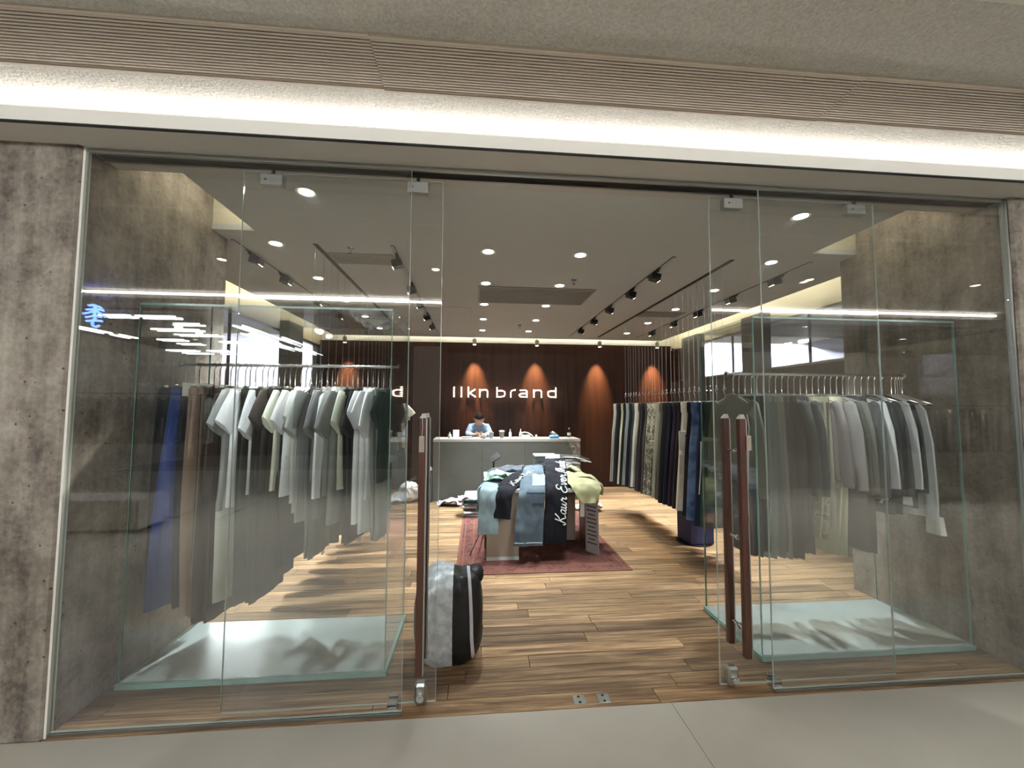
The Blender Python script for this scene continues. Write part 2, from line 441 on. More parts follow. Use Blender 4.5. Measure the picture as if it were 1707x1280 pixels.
# ---- shop ceiling with the light pockets left open
PKL = (-2.06, -1.74); PKR = (2.94, 3.37); PY0, PY1 = 2.42, 3.23
mb = MB()
mb.box(PKL[1], PKR[0], PY0, PY1, CZ, CZ+.045)
mb.box(XL, XR, PY1, 3.40, CZ, CZ+.045)
mb.box(-2.74, 3.74, 3.43, 7.86, CZ, CZ+.045)
mb.box(XL, XR, 3.40, 3.43, CZ, CZ+.045)
struct('ceiling', mb, M['ceil'])
struct('ceiling_top', MB().box(-9, 11, 2.42, 9.5, 3.24, 3.3), M['cream'])
mb = MB(); mb.box(XL-.02, XL, 2.42, 3.25, 2.975, 3.24); struct('wall_pocket_a', mb, M['concrete'])
mb = MB(); mb.box(XR, XR+.02, 2.42, 3.25, 2.975, 3.24); struct('wall_pocket_b', mb, M['concrete'])
mb = MB(); mb.box(PKL[0], PKL[1]+.1, 3.235, 3.255, 3.015, 3.24); struct('wall_pocket_c', mb, M['cream'])
mb = MB(); mb.box(PKR[0]-.1, PKR[1], 3.235, 3.255, 3.015, 3.24); struct('wall_pocket_d', mb, M['cream'])
mb = MB(); mb.box(-6, 7, 2.40, 2.42, 3.02, 3.24); struct('wall_pocket_e', mb, M['cream'])
def cove(x, y, hx, hy, label):
    t = thing('cove_light', (x, y, CZ+.047), label, 'light strip', 'cove strips above the shop ceiling')
    MB().box(-hx, hx, -hy, hy, .0, .02).build('led_strip', M['cove_shop'], t)
    MB().box(-hx-.003, hx+.003, -hy-.003, hy+.003, -.002, .0).build('channel', M['white'], t)
cove(PKL[1]+.06, 2.83, .02, .38, 'warm cove strip washing the concrete wall beside the taped bag')
cove(PKR[0]-.06, 2.83, .02, .38, 'warm cove strip washing the concrete wall below the clerestory end')
cove(-2.70, 5.6, .02, 2.1, 'warm cove strip above the glazed side wall')
cove(3.70, 5.6, .02, 2.1, 'warm cove strip above the clerestory windows')
cove(.5, 7.82, 3.2, .02, 'warm cove strip along the top of the dark back wall')

# ---- back wall in tall steel sheets
wb = struct('wall_back', MB().box(SL-.1, SR+.1, BY+.006, BY+.15, 0, 3.24), M['dark'])
xx = SL
while xx < SR-.05:
    w = min(1.22, SR-xx)
    MB().box(xx+.0015, xx+w-.0015, BY, BY+.008, 0, 2.893).build('panel', M['backwall'], wb); xx += w

struct('trim_6', MB().box(SL, SR, BY-.012, BY+.006, 2.895, 3.24), M['white'])
# ---- side walls, windows and what lies beyond
mb = MB(); mb.box(SR, SR+.12, 3.40, BY, 0, 2.14); struct('wall_side_right', mb, M['darkwall'])
mb = MB(); mb.box(SR, SR+.12, 3.40, BY, 2.80, 3.24); struct('wall_head_right', mb, M['cream'])
mb = MB(); mb.box(SR, SR+.12, 7.72, BY, 2.14, 2.80); struct('wall_end_right', mb, M['backwall'])
def window(name, x, y0, y1, z0, z1, mull):
    w = struct(name, MB().box(x+.055, x+.063, y0, y1, z0, z1), M['winglass'])
    f = .03
    for (a, b, c, d) in ((y0, y1, z0, z0+f), (y0, y1, z1-f, z1), (y0, y0+f, z0+f, z1-f), (y1-f, y1, z0+f, z1-f)):
        MB().box(x+.02, x+.09, a, b, c, d).build('window_frame', M['steel'], w)
    for q in mull: MB().box(x+.04, x+.075, q-.006, q+.006, z0+f, z1-f).build('mullion', M['steel'], w)
    return w
window('window_1', SR, 3.42, 7.72, 2.14, 2.80, (4.6, 6.1))
for (a, b) in ((5.18, 5.60), (6.80, 7.34)):
    struct('column_'+('one' if a < 6 else 'two'), MB().box(SR-.14, SR-.002, a, b, 0, 2.93), M['steelcol'])
mb = MB(); mb.box(SL-.12, SL, 3.43, BY, 0, .75); struct('wall_side_left', mb, M['darkwall'])
mb = MB(); mb.box(SL-.12, SL, 3.43, BY, 2.80, 3.24); struct('wall_head_left', mb, M['cream'])
window('window_2', SL-.12, 4.0, BY-.05, .75, 2.80, (5.3, 7.2))
struct('wall_end_left', MB().box(SL-.12, SL, 3.43, 4.0, .75, 2.80), M['white'])
struct('column_three', MB().box(SL+.002, SL+.14, 6.44, 6.95, 0, 2.93), M['steelcol'])
# bright mall corridors beyond both side walls
for s, nm in ((1, 'right'), (-1, 'left')):
    x0, x1 = (SR+.5, SR+4.2) if s > 0 else (SL-4.2, SL-.5)
    far = SR+4.2 if s > 0 else SL-4.2
    struct('wall_corridor_'+nm, MB().box(far, far+.1*s, 3.43, 11.5, 0, 4.2) if s > 0 else MB().box(far-.1, far, 3.43, 11.5, 0, 4.2), M['corrwhite'])
    struct('floor_corridor_'+nm, MB().box(min(far, SR+.12 if s > 0 else SL-.12), max(far, SR+.12 if s > 0 else SL-.12), 3.43, 11.5, -.1, 0), M['tile'])
    struct('ceiling_corridor_'+nm, MB().box(min(far, SR+.12 if s > 0 else SL-.12), max(far, SR+.12 if s > 0 else SL-.12), 3.43, 11.5, 3.6, 3.7), M['corrwhite'])
    struct('wall_corridor_end_'+nm, MB().box(min(far, SR+.12 if s > 0 else SL-.12), max(far, SR+.12 if s > 0 else SL-.12), 11.5, 11.6, 0, 3.7), M['corrwhite'])
    for k in range(5):
        cx = (x0+x1)/2; cy = 4.3+1.5*k
        t = thing('corridor_lamp', (cx, cy, 3.522), 'long bright lamp seen through the '+('clerestory windows' if s > 0 else 'glazed side wall'), 'lamp', 'lamps in the corridor past the '+('clerestory' if s > 0 else 'glazed wall'))
        MB().box(-1.4, 1.4, -.09, .09, -.002, .02).build('diffuser', M['strip'] if s > 0 else M['strip_l'], t)
        MB().box(-1.43, 1.43, -.11, .11, .02, .07).build('housing', M['white'], t)

# ================================================================== CEILING FITTINGS
def downlight_proto():
    t = thing('downlight', (0, 0, 0), 'round white recessed downlight in the shop ceiling', 'downlight', 'recessed downlights in the shop ceiling')
    MB().lathe([(.046, -.002), (.062, -.006), (.066, -.002), (.066, .0), (.046, .0)], n=24).build('rim', M['white'], t, True)
    MB().lathe([(.0, -.003), (.045, -.003), (.045, .0), (.0, .0)], n=20).build('lens', M['lamp'], t)
    return t
dl = downlight_proto()
DL = [(-1.1, 2.6), (2.29, 2.6)]+[(x, 3.47+.91*k) for x in (-1.7, .087, .915, 2.74) for k in range(5)]
for i, (x, y) in enumerate(DL):
    o = dl if i == 0 else copy_tree(dl)
    o.location = (x, y, CZ)
    light('downlight_beam', 'SPOT', (0, 0, -.012), P_DOWN*(.03 if (y < 3.6 and 0 < x < 1) else .35 if (y < 4.5 and 0 < x < 1) else .75 if y < 3 else 1.35), (.88, .965, 1), (0, 0, -1), .04, 1.12, 1.0, parent=o)
# track lights: rail with spot heads
def track(x, heads, label, y0=3.42, y1=7.55, live=True, aim=0):
    t = thing('track_light', (x, (y0+y1)/2, CZ), label, 'track light', 'tracks with spot heads on the shop ceiling')
    h = (y1-y0)/2
    MB().box(-.014, .014, -h, h, -.006, .0).build('track_rail', M['black'], t)
    cy = (y0+y1)/2; prev = -h
    for yy in heads+[y1+.3]:
        a, b = prev, min(yy-cy-.16, h)
        if b-a > .1: MB().box(-.0095, .0095, a, b, -.0080, -.0061).build('rail_cover', M['plastic_w'], t)
        prev = yy-cy+.16
    for yy in heads:
        q = yy-cy
        hd = MB(); Mx = Matrix.Rotation(.25*(1 if aim >= 0 else -1), 3, 'Y')
        hd.cbox((aim*.02, q, -.052), (.045, .045, .032), Mx)
        hd = hd.build('spot_head', M['black'], t)
        MB().box(-.012, .012, q-.10, q+.10, -.022, -.006).build('adapter', M['black'], hd)
        MB().cbox((aim*.028, q, -.0845), (.034, .034, .0012), Mx).build('lens', M['lampwarm'], hd)
        first = yy == heads[0]
        light('track_beam', 'SPOT', (aim*.03, q, -.092), P_TRACK*(4.0 if first else 1.15), (1, .93, .82) if first else (1, .90, .76),
              (aim*1.0, q-1.0, -1.6) if first else (aim*1.0, q, -2.2), .03, .62 if first else .85, .9, parent=t)
track(-.73, [3.72, 4.55, 5.21, 5.94, 6.66], 'black track with five spot heads beside the AC grille, over the counter end', aim=-.7)
track(1.77, [3.85, 4.48, 5.24, 5.97, 6.75], 'black track with five spot heads running over the rug side of the trousers', aim=.6)
track(-2.02, [3.77, 4.34, 5.2, 6.0], 'black track with spot heads along the glazed side wall', aim=.6)
track(3.1, [3.87, 4.6, 5.34, 6.05, 6.83], 'black track with spot heads along the clerestory windows', aim=-.6)
for x, lb in ((-1.37, 'plain black cable slot above the row by the white sack'), (2.34, 'plain black cable slot above the row by the blue box')):
    t = thing('cable_slot', (x, 5.5, CZ), lb, 'ceiling slot', 'cable slots in the shop ceiling')
    MB().box(-.017, .017, -2.06, 2.06, -.004, .0).build('slot_rail', M['black'], t)
    for s in (-1, 1): MB().box(s*.017-.002, s*.017+.002, -2.06, 2.06, -.006, .0).build('lip', M['dark'], t)
# air grilles in the shop ceiling
def shop_grille(x0, x1, y0, y1, label, n, along='x'):
    t = thing('ceiling_vent', ((x0+x1)/2, (y0+y1)/2, CZ), label, 'ceiling vent', 'air vents in the shop ceiling')
    hx, hy = (x1-x0)/2, (y1-y0)/2
    MB().box(-hx, hx, -hy, hy, -.002, .0).build('backing', M['dark'], t)
    for a, b, c, d in ((-hx, hx, -hy, -hy+.02), (-hx, hx, hy-.02, hy), (-hx, -hx+.02, -hy+.02, hy-.02), (hx-.02, hx, -hy+.02, hy-.02)):
        MB().box(a, b, c, d, -.010, -.002).build('frame_rail', M['vent'], t)
    for k in range(n):
        q = -hy+.03+(2*hy-.06)*k/(n-1)
        MB().box(-hx+.02, hx-.02, q-.008, q+.008, -.009, -.002).build('slat', M['vent'], t)
shop_grille(.0, 1.37, 4.48, 5.18, 'wide taupe slatted air vent between the two middle downlight rows', 22)
shop_grille(-1.34, -.77, 3.63, 3.88, 'small slatted air vent beside the cable slot over the glass case', 8)
shop_grille(2.37, 2.97, 5.45, 5.75, 'small slatted air vent beside the cable slot over the trousers', 8)
t = thing('access_panel', (-.3, 5.72, CZ), 'square flush access panel in the shop ceiling', 'access panel')
MB().box(-.2, .2, -.22, .22, -.004, .0).build('door', M['ceil'], t)
for a in ((-.21, -.2, -.23, .23), (.2, .21, -.23, .23), (-.2, .2, -.23, -.22), (-.2, .2, .22, .23)): MB().box(*a, -.002, .0).build('frame', M['grille'], t)
for i, (x, y) in enumerate(((1.026, 4.16), (-1.096, 3.5), (.70, 6.6))):
    t = thing('sprinkler', (x, y, CZ), ['chrome sprinkler head beside the wide air vent', 'chrome sprinkler head near the small vent by the glass case', 'chrome sprinkler head nearer the dark back wall'][i], 'sprinkler', 'sprinkler heads')
    MB().lathe([(.0, -.006), (.028, -.004), (.03, .0), (.0, .0)], n=16).build('rosette', M['chrome'], t, True)
    MB().lathe([(.0, -.045), (.007, -.043), (.007, -.006), (.0, -.006)], n=10).build('stem', M['chrome'], t)
    MB().lathe([(.0, -.05), (.016, -.049), (.016, -.046), (.0, -.045)], n=12).build('deflector', M['chrome'], t)
# white cylinder spots grazing the back wall
for i, x in enumerate((-2.5, -.056, 1.17, 2.44, 3.63)):
    t = thing('wall_washer', (x, 7.79, CZ), ['white cylinder spotlight near the glazed side wall', 'white cylinder spotlight over the first sign letters', 'white cylinder spotlight over the last sign letters',
              'white cylinder spotlight past the counter end', 'white cylinder spotlight near the clerestory'][i], 'spotlight', 'cylinder spots along the back wall')
    MB().cyl((0, 0, 0), (0, 0, -.05), .008, 10).build('stem', M['plastic_w'], t)
    MB().lathe([(.0, -.155), (.028, -.155), (.038, -.158), (.038, -.05), (.034, -.046), (.0, -.046)], n=20).build('body', M['plastic_w'], t, True)
    MB().lathe([(.0, -.157), (.027, -.157), (.027, -.1555), (.0, -.1555)], n=16).build('lens', M['lampwarm'], t)
    light('washer_beam', 'SPOT', (0, 0, -.162), P_WASH, (1, .60, .27), (0, .21, -.75), .03, .76, 1.0, parent=t)
t = thing('security_camera', (3.95, 7.75, 2.80), 'small white dome security camera in the corner by the clerestory', 'camera')
MB().lathe([(.0, -.0), (.045, .0), (.045, .03), (.0, .03)], (0, 0, 0), 18).build('base', M['plastic_w'], t, True)
MB().lathe([(.0, -.04), (.02, -.036), (.034, -.02), (.038, .0), (.0, .0)], (0, 0, 0), 18).build('dome', M['black'], t, True)
MB().box(.0, .1, -.01, .01, .01, .03).build('bracket', M['plastic_w'], t)

# ================================================================== SHOP-FRONT GLASS
GT = 2.93; DY = 2.285
def pane(name, x0, x1, y, z0, z1, label, cat, mat, th=.010):
    t = thing(name, ((x0+x1)/2, y, z0), label, cat)
    h = (x1-x0)/2; H = z1-z0
    MB().box(-h+.002, h-.002, -th/2, th/2, .002, H-.002).build('glass_sheet', mat, t)
    for a in ((-h, -h+.0014, 0, H), (h-.0014, h, 0, H)):
        MB().box(a[0], a[1], -th/2, th/2, a[2], a[3]).build('polished_edge', M['edgethin'], t)
    for zz in (0, H-.002): MB().box(-h+.002, h-.002, -th/2, th/2, zz, zz+.002).build('polished_edge', M['edgethin'], t)
    return t
def sill(t, h, x_off=0):
    MB().box(-h, h, -.014, -.0055, -.018, -.003).build('bottom_channel', M['steel'], t)
pa = pane('fixed_glass_panel', XL+.013, -.375, FY, .018, GT, 'tall fixed glass panel meeting the concrete wall beside the taped bag', 'glass panel', M['glass'])
sill(pa, (-.375-XL-.013)/2)
pb = pane('fixed_glass_panel', 1.688, XR-.015, FY, .018, GT, 'tall fixed glass panel meeting the concrete wall on the trousers side', 'glass panel', M['glass'])
sill(pb, (XR-.015-1.688)/2)
def clamp(t, x, H):
    c = MB().bev(x-.062, x+.062, -.022, .022, H-.075, H-.012, .004).build('top_clamp', M['steel'], t)
    MB().cyl((x-.03, -.024, H-.045), (x-.03, -.021, H-.045), .006, 10).build('screw', M['chrome'], c)
    MB().cyl((x, 0, H-.012), (x, 0, H+.02), .01, 10).build('roller', M['black'], c)
def handle(t, x, tag_side):
    # x local; bars on both faces of the leaf
    for s, yy in ((-1, -.075), (1, .075)):
        hb = MB()
        hb.bev(x-.021, x+.015, yy-.018, yy+.018, .185, 1.52, .003)
        hb = hb.build('pull_bar', M['handle'], t)
        MB().box(x+.0152, x+.021, yy-.0175, yy+.0175, .187, 1.518).build('metal_inlay', M['steel'], hb)
        MB().add([(x-.021, yy-.018, 1.52), (x+.015, yy-.018, 1.52), (x+.015, yy+.018, 1.52), (x-.021, yy+.018, 1.52), (x-.003, yy-.01, 1.545), (x+.010, yy-.01, 1.545), (x+.010, yy+.01, 1.545), (x-.003, yy+.01, 1.545)],
                 [(0,3,2,1),(4,5,6,7),(0,1,5,4),(1,2,6,5),(2,3,7,6),(3,0,4,7)]).build('end_cap', M['steel'], hb)
    for z in (1.33, .83, .33):
        MB().cyl((x-.003, -.057, z), (x-.003, .057, z), .008, 12).build('standoff', M['chrome'], t)
        MB().lathe([(.0, -.010), (.014, -.010), (.016, -.004), (.016, .004), (.014, .010), (.0, .010)], (0, 0, 0), 14).build('standoff_collar', M['chrome'], t, True).matrix_local = Matrix.Translation((x-.003, -.018, z)) @ Matrix.Rotation(PI/2, 4, 'X')
def lock(t, x, lbl=None):
    lk = MB().bev(x-.032, x+.032, -.028, .028, .0, .105, .012).build('bottom_lock', M['steel'], t)
    MB().cyl((x, -.028, .042), (x, -.042, .042), .020, 18).build('lock_cylinder', M['chrome'], lk)
    MB().cyl((x, -.042, .042), (x, -.046, .042), .008, 12).build('lock_knob', M['chrome'], lk)
    MB().cyl((x, 0, .0), (x, 0, -.012), .012, 12).build('bolt', M['chrome'], lk)
H = GT-.02-.02
d1 = pane('sliding_glass_door', -1.30, -.205, DY, .02, GT-.03, 'open sliding glass door with wooden pull bars beside the taped bag', 'glass door', M['glass'])
c1 = (-1.30-.205)/2; HD = GT-.05
clamp(d1, -1.147-c1, HD); clamp(d1, -.348-c1, HD); handle(d1, -.285-c1, 1); lock(d1, -.285-c1)
d2 = pane('sliding_glass_door', 1.405, 2.506, DY, .02, GT-.03, 'open sliding glass door with wooden pull bars before the trousers', 'glass door', M['glass'])
c2 = (1.405+2.506)/2
clamp(d2, 1.556-c2, HD); clamp(d2, 2.375-c2, HD); handle(d2, 1.527-c2, -1); lock(d2, 1.475-c2)
# ceiling track of the sliding doors
t = thing('door_track', ((XL+XR)/2, 2.27, 2.942), 'slim dark sliding-door track under the header soffit', 'door track')
h = (XR-XL)/2-.02
MB().box(-h, h, -.05, -.032, -.014, .007).build('track_flange', M['steel'], t)
MB().box(-h, h, -.032, .03, .0, .007).build('track_bed', M['dark'], t)
MB().box(-h, h, .03, .046, -.014, .007).build('track_flange', M['steel'], t)
# floor guides for the sliding leaves
for x, lb in ((-.43, 'chrome floor guide clasping the sliding door beside the taped bag'), (1.735, 'chrome floor guide clasping the sliding door before the trousers')):
    t = thing('floor_guide', (x, 2.285, 0), lb, 'floor guide', 'chrome floor guides')
    MB().bev(-.03, .03, -.05, .04, 0, .012, .003).build('base_plate', M['chrome'], t)
    for yy in (-.03, .014): MB().bev(-.026, .026, yy, yy+.016, .012, .05, .003).build('jaw', M['chrome'], t)
# strike plates let into the boards
for i, x in enumerate((.575, .712)):
    t = thing('strike_plate', (x, 2.258, .0), ['steel floor strike plate on the taped-bag side of the pair', 'steel floor strike plate on the trousers side of the pair'][i], 'strike plate', 'door strike plates')
    MB().bev(-.034, .034, -.034, .034, 0, .003, .001).build('plate', M['steel'], t)
    for (a, b, r) in ((0, -.021, .008), (0, .021, .008)):
        MB().cyl((a, b, .003), (a, b, .0036), r, 12).build('bolt_hole', M['dark'], t)
    for a in (-.026, .026):
        for b in (-.026, .026): MB().cyl((a, b, .003), (a, b, .0045), .004, 8).build('screw', M['steel'], t)
# paper tags tied to the pull bars
for x, y, lb in ((-.29, 2.185, 'small grey paper tag tied to the pull bar beside the taped bag'), (1.552, 2.185, 'small grey paper tag tied to the pull bar before the trousers')):
    t = thing('hang_tag', (x, y, 1.36), lb, 'tag', 'paper tags on the pull bars')
    MB().box(-.014, .014, -.0015, .0, -.0, .085).build('card', plain('grey card', lin((150, 138, 126)), .8, var=.1, vscale=30), t)
    MB().tube([(0, -.001, .08), (.004, -.002, .13), (.0, .004, .19), (-.003, .006, .205)], .0012, 6).build('cord', M['plastic_w'], t)

# ================================================================== GLASS CASES
def glass_case(x0, x1, y0, y1, label):
    t = thing('glass_case', ((x0+x1)/2, (y0+y1)/2, 0), label, 'glass case', 'tall frameless glass cases')
    hx, hy = (x1-x0)/2, (y1-y0)/2; Z0, Z1, th = .035, 2.20, .012
    pl = MB().box(-hx, hx, -hy, hy, .006, .030).build('base_plate', M['plate'], t)
    MB().box(-hx-.008, hx+.008, -hy-.012, -hy, .006, .034).build('plinth_edge', M['edge'], pl)
    MB().box(hx, hx+.010, -hy, hy, .006, .034).build('plinth_edge', M['edge'], pl)
    MB().box(-hx-.010, -hx, -hy, hy, .006, .034).build('plinth_edge', M['edge'], pl)
    MB().box(-hx+.03, hx-.03, -hy+.03, hy-.03, .0, .006).build('foot', M['dark'], pl)
    def sheet(a, b, c, d, e, f): return MB().box(a, b, c, d, e, f).build('glass_sheet', M['caseglass'], t)
    sheet(-hx+.004, hx-.004, -hy, -hy+th, Z0, Z1-.004)
    sheet(-hx, -hx+th, -hy+th, hy-th, Z0, Z1-.004)
    sheet(hx-th, hx, -hy+th, hy-th, Z0, Z1-.004)
    sheet(-hx, hx, -hy, hy, Z1, Z1+th)
    e = .004
    for sx in (-1, 1):
        MB().box(sx*(hx-e/2)-e/2, sx*(hx-e/2)+e/2, -hy, -hy+th, Z0, Z1-.004).build('polished_edge', M['edge'], t)
        MB().box(sx*(hx-th/2)-th/2, sx*(hx-th/2)+th/2, hy-th, hy-th+e, Z0, Z1-.004).build('polished_edge', M['edge'], t)
        MB().box(sx*(hx-e/2)-e/2, sx*(hx-e/2)+e/2, -hy+e, hy-e, Z1+th, Z1+th+.001).build('polished_edge', M['edge'], t)
    for sy in (-1, 1): MB().box(-hx, hx, sy*(hy-e/2)-e/2, sy*(hy-e/2)+e/2, Z1+th, Z1+th+.001).build('polished_edge', M['edge'], t)
    MB().box(-hx, hx, -hy-.0012, -hy, Z1, Z1+th).build('polished_edge', M['edge'], t)
    return t
CL = (-2.0, -.53, 2.54, 3.19); CR = (1.82, 3.305, 2.49, 3.14)
glass_case(*CL, 'tall glass case of tops and long trousers beside the taped bag')
glass_case(*CR, 'tall glass case of jackets and trousers on the clerestory side')
RLZ, RRZ = 1.877, 1.855; RLY, RRY = 2.865, 2.815
def rail(x0, x1, y, z, label):
    t = thing('clothes_rail', ((x0+x1)/2, y, z), label, 'clothes rail', 'chrome rails in the glass cases')
    h = (x1-x0)/2
    MB().cyl((-h, 0, 0), (h, 0, 0), .0095, 14).build('rod', M['chrome'], t, True)
    for s in (-1, 1): MB().cyl((s*h, 0, 0), (s*(h-.014), 0, 0), .02, 16).build('end_flange', M['chrome'], t, True)
    return t
rail(CL[0]+.013, CL[1]-.013, RLY, RLZ, 'polished chrome rail inside the glass case beside the taped bag')
rail(CR[0]+.013, CR[1]-.013, RRY, RRZ, 'polished chrome rail inside the glass case on the clerestory side')

# ================================================================== GARMENTS (local: x across the shoulders, y thickness, z down from the hanging point)
def oval(z, hw, ht, ow=0, ot=0, n=20, k=0, ph=0, amp=0):
    out = []
    for i in range(n):
        a = 2*PI*i/n; c, s = math.cos(a), math.sin(a)
        f = 1+amp*math.sin(k*c*3+ph)
        out.append((ow+hw*math.copysign(abs(c)**.75, c), ot+ht*f*math.copysign(abs(s)**.8, s), z))
    return out
def hanger_shirt(drop, R0=.012):
    mb = MB(); p = []
    for i in range(9):
        a = -PI*.15+PI*1.15*i/8
        p.append((0.0115*math.cos(a) if True else 0, 0, .0115*math.sin(a)))
    p = [(q[0]*1.0, 0, q[2]) for q in p]
    p += [(-.0115, 0, -.012), (0, 0, -.035), (0, 0, -drop+.01)]
    mb.tube(p, .0030, 5)
    mb.tube([(0, 0, -drop+.012), (-.06, 0, -drop-.012), (-.195, 0, -drop-.065), (-.2, 0, -drop-.075)], .004, 5)
    mb.tube([(0, 0, -drop+.012), (.06, 0, -drop-.012), (.195, 0, -drop-.065), (.2, 0, -drop-.075)], .004, 5)
    return mb.mesh('hanger', True)
def hanger_clip(drop, w=.16):
    mb = MB(); p = []
    for i in range(9):
        a = -PI*.15+PI*1.15*i/8; p.append((.0115*math.cos(a), 0, .0115*math.sin(a)))
    p += [(-.0115, 0, -.012), (0, 0, -.035), (0, 0, -drop)]
    mb.tube(p, .0030, 5)
    mb.tube([(-w, 0, -drop), (w, 0, -drop)], .0035, 5)
    for s in (-1, 1): mb.box(s*w*.82-.012, s*w*.82+.012, -.011, .011, -drop-.035, -drop+.008)
    return mb.mesh('hanger', True)
def hook_rotate(me):
    # the hook is drawn in x-z; turn it a quarter so that it wraps a rail running across the garment plane
    for v in me.vertices:
        if v.co.z > -.034: v.co.x, v.co.y = v.co.y, v.co.x
    return me

def top_mesh(rng, length=.74, wide=.25, sleeve='short', drop=.17, reach=1.0):
    body = MB(); ph = rng.uniform(0, 6); k = rng.choice((2, 3, 4))
    prof = [(.0, .055, .030), (.012, .085, .034), (.03, .125, .038), (.05, .175, .040), (.072, .212, .042), (.10, wide*.93, .045), (.2, wide*.95, .046),
            (.35, wide*.97, .044), (length*.75, wide*1.0, .044), (length, wide*1.03, .046)]
    rings = []
    for i, (d, hw, ht) in enumerate(prof):
        u = d/length
        rings.append(oval(-drop-d+.0, hw, ht*.8, .01*math.sin(ph+u*3)*u, .012*math.sin(ph+u*4)*u, 22, k, ph+u*2, .42*u))
    body.loft(rings)
    sl = []
    for s in (-1, 1):
        mb = MB(); tw = rng.uniform(-.02, .02)
        if sleeve == 'short': q_ = rng.uniform(-.02, .03); pth = [(.15, .05, .07), (.215, .095, .088), (.275, .17+q_, .092), (.325, .245+q_*2, .098)]
        elif sleeve == 'none': continue
        else: pth = [(.17, .07, .075), (.225, .12, .08), (.265, .26, .07), (.285, .42, .062), (.30, .56, .055), (.305, .66+rng.uniform(-.02, .05), .050)]; pth = [(a_, b_*reach, c_) for a_, b_, c_ in pth]
        rg = []
        for i, (dx, dz, hw) in enumerate(pth):
            # ring in a plane tilted with the sleeve
            nx, nz = (1, 0)
            if i == 0: ax = Vector((.4, 0, -.9))
            else:
                ax = Vector((dx-pth[i-1][0], 0, -(dz-pth[i-1][1]))).normalized()
            perp = Vector((-ax.z, 0, ax.x))
            c = Vector((dx, tw*i/3, -drop-dz))
            r_ = []
            for j in range(14):
                a = 2*PI*j/14
                q = c+perp*(hw*math.cos(a))+Vector((0, .030*math.sin(a)*(1+.3*math.sin(3*a+ph)), 0))
                r_.append((s*q.x, q.y, q.z))
            rg.append(r_)
        mb.loft(rg); sl.append(mb.mesh('sleeve', True))
    col = MB(); pts = [(.075*math.cos(2*PI*i/18), .030*math.sin(2*PI*i/18), -drop-.002-.006*math.cos(4*PI*i/18)-.012*(math.sin(2*PI*i/18) < 0)) for i in range(19)]
    col.tube(pts, .007, 6, False)
    return body.mesh('garment_body', True), sl, col.mesh('collar', True)
def trouser_mesh(rng, length=1.06, waist=.17, hem=.16, drop=.17, fold=True, thick=.030):
    legs = []
    ph = rng.uniform(0, 6)
    for s in (-1, 1):
        mb = MB(); rings = []
        n = 12
        for i in range(n+1):
            u = i/n; d = u*length
            if fold: hw = waist+(hem-waist)*u+.012*math.sin(PI*u); ow = s*.012*u+.012*math.sin(ph+u*2.5)*u; ot = s*(.010+thick*.36)
            else:
                v = max(0, (u-.22)/.78); b_ = min(1, max(0, (u-.06)/.34)); b_ = b_*b_*(3-2*b_)
                hw = waist*(1+.1*u)*(1-b_)+(waist*.60+(hem-waist*.60)*v)*b_
                ow = s*(waist*.50+.035*v)*b_; ot = s*thick*(.4-.28*b_)
            rings.append(oval(-drop-d, hw, thick*(.62+.25*u), ow, ot+.010*math.sin(ph*2+u*5)*u, 18, 4, ph+s+u*2.2, .45*min(1, u*3)))
        mb.loft(rings); legs.append(mb.mesh('trouser_leg', True))
    wb_ = MB(); wb_.loft([oval(-drop+.004, waist*1.01, thick*1.32, 0, 0, 18), oval(-drop-.038, waist*1.02, thick*1.36, 0, 0, 18)])
    return legs, wb_.mesh('waistband', True)
def pocket(w, x, z, yo, sc=1):
    return MB().bev(x-.055*sc, x+.055*sc, yo-.012, yo, z-.14*sc, z, .005)
HG_S = {}; HG_C = {}
def put_hanger(kind, loc, rz, drop, label, group, rot):
    cache = HG_S if kind == 's' else HG_C
    key = (round(drop, 3), rot)
    if key not in cache:
        me = hanger_shirt(drop) if kind == 's' else hanger_clip(drop)
        cache[key] = hook_rotate(me) if rot else me
    o = obj('clothes_hanger', cache[key], M['chrome']); o.location = loc; o.rotation_euler = (0, 0, rz)
    return tag(o, label, 'hanger', group)
def put_top(loc, rz, mat, rng, label, group, length=.74, wide=.25, sleeve='short', drop=.17, collar=None, name=None, extra=None, reach=1.0):
    b, sl, c = top_mesh(rng, length, wide, sleeve, drop, reach)
    t = thing(name or ('t_shirt' if sleeve == 'short' else 'long_sleeved_top' if sleeve == 'long' else 'sleeveless_top'), loc, label, 'shirt', group, rz)
    bo = obj('garment_body', b, mat, t)
    for s in sl: obj('sleeve', s, mat, t)
    obj('collar', c, collar or mat, t)
    if extra: extra(t, bo)
    return t
def put_trousers(loc, rz, mat, rng, label, group, length=1.06, waist=.17, hem=.16, drop=.17, fold=True, band=None, extra=None, thick=.03):
    lg, w = trouser_mesh(rng, length, waist, hem, drop, fold, thick)
    t = thing('trousers', loc, label, 'trousers', group, rz)
    for l in lg: obj('trouser_leg', l, mat, t)
    obj('waistband', w, band or mat, t)
    if extra: extra(t)
    return t
WHITE = (222, 222, 218); BLK = (24, 24, 27)
def stripes(xs, z0, z1, yo, side=1):
    def f(t, *_):
        for i, x in enumerate(xs):
            MB().tube([(x, yo, z0-.012*i), (x-.01*side, yo-.004*side, (z0+z1)/2), (x-.03*side, yo, z1-.02*i)], .006, 6).build('white_stripe', cloth(WHITE), t)
    return f
def price_tag(z, x=0, y=0):
    def f(t, *_):
        p = MB().box(x-.022, x+.022, y-.0008, y+.0008, z-.085, z).build('price_tag', M['paper'], t)
        MB().tube([(x, y, z), (x+.004, y, z+.05), (x, y, z+.1)], .0008, 5).build('tag_cord', M['plastic_w'], p)
    return f
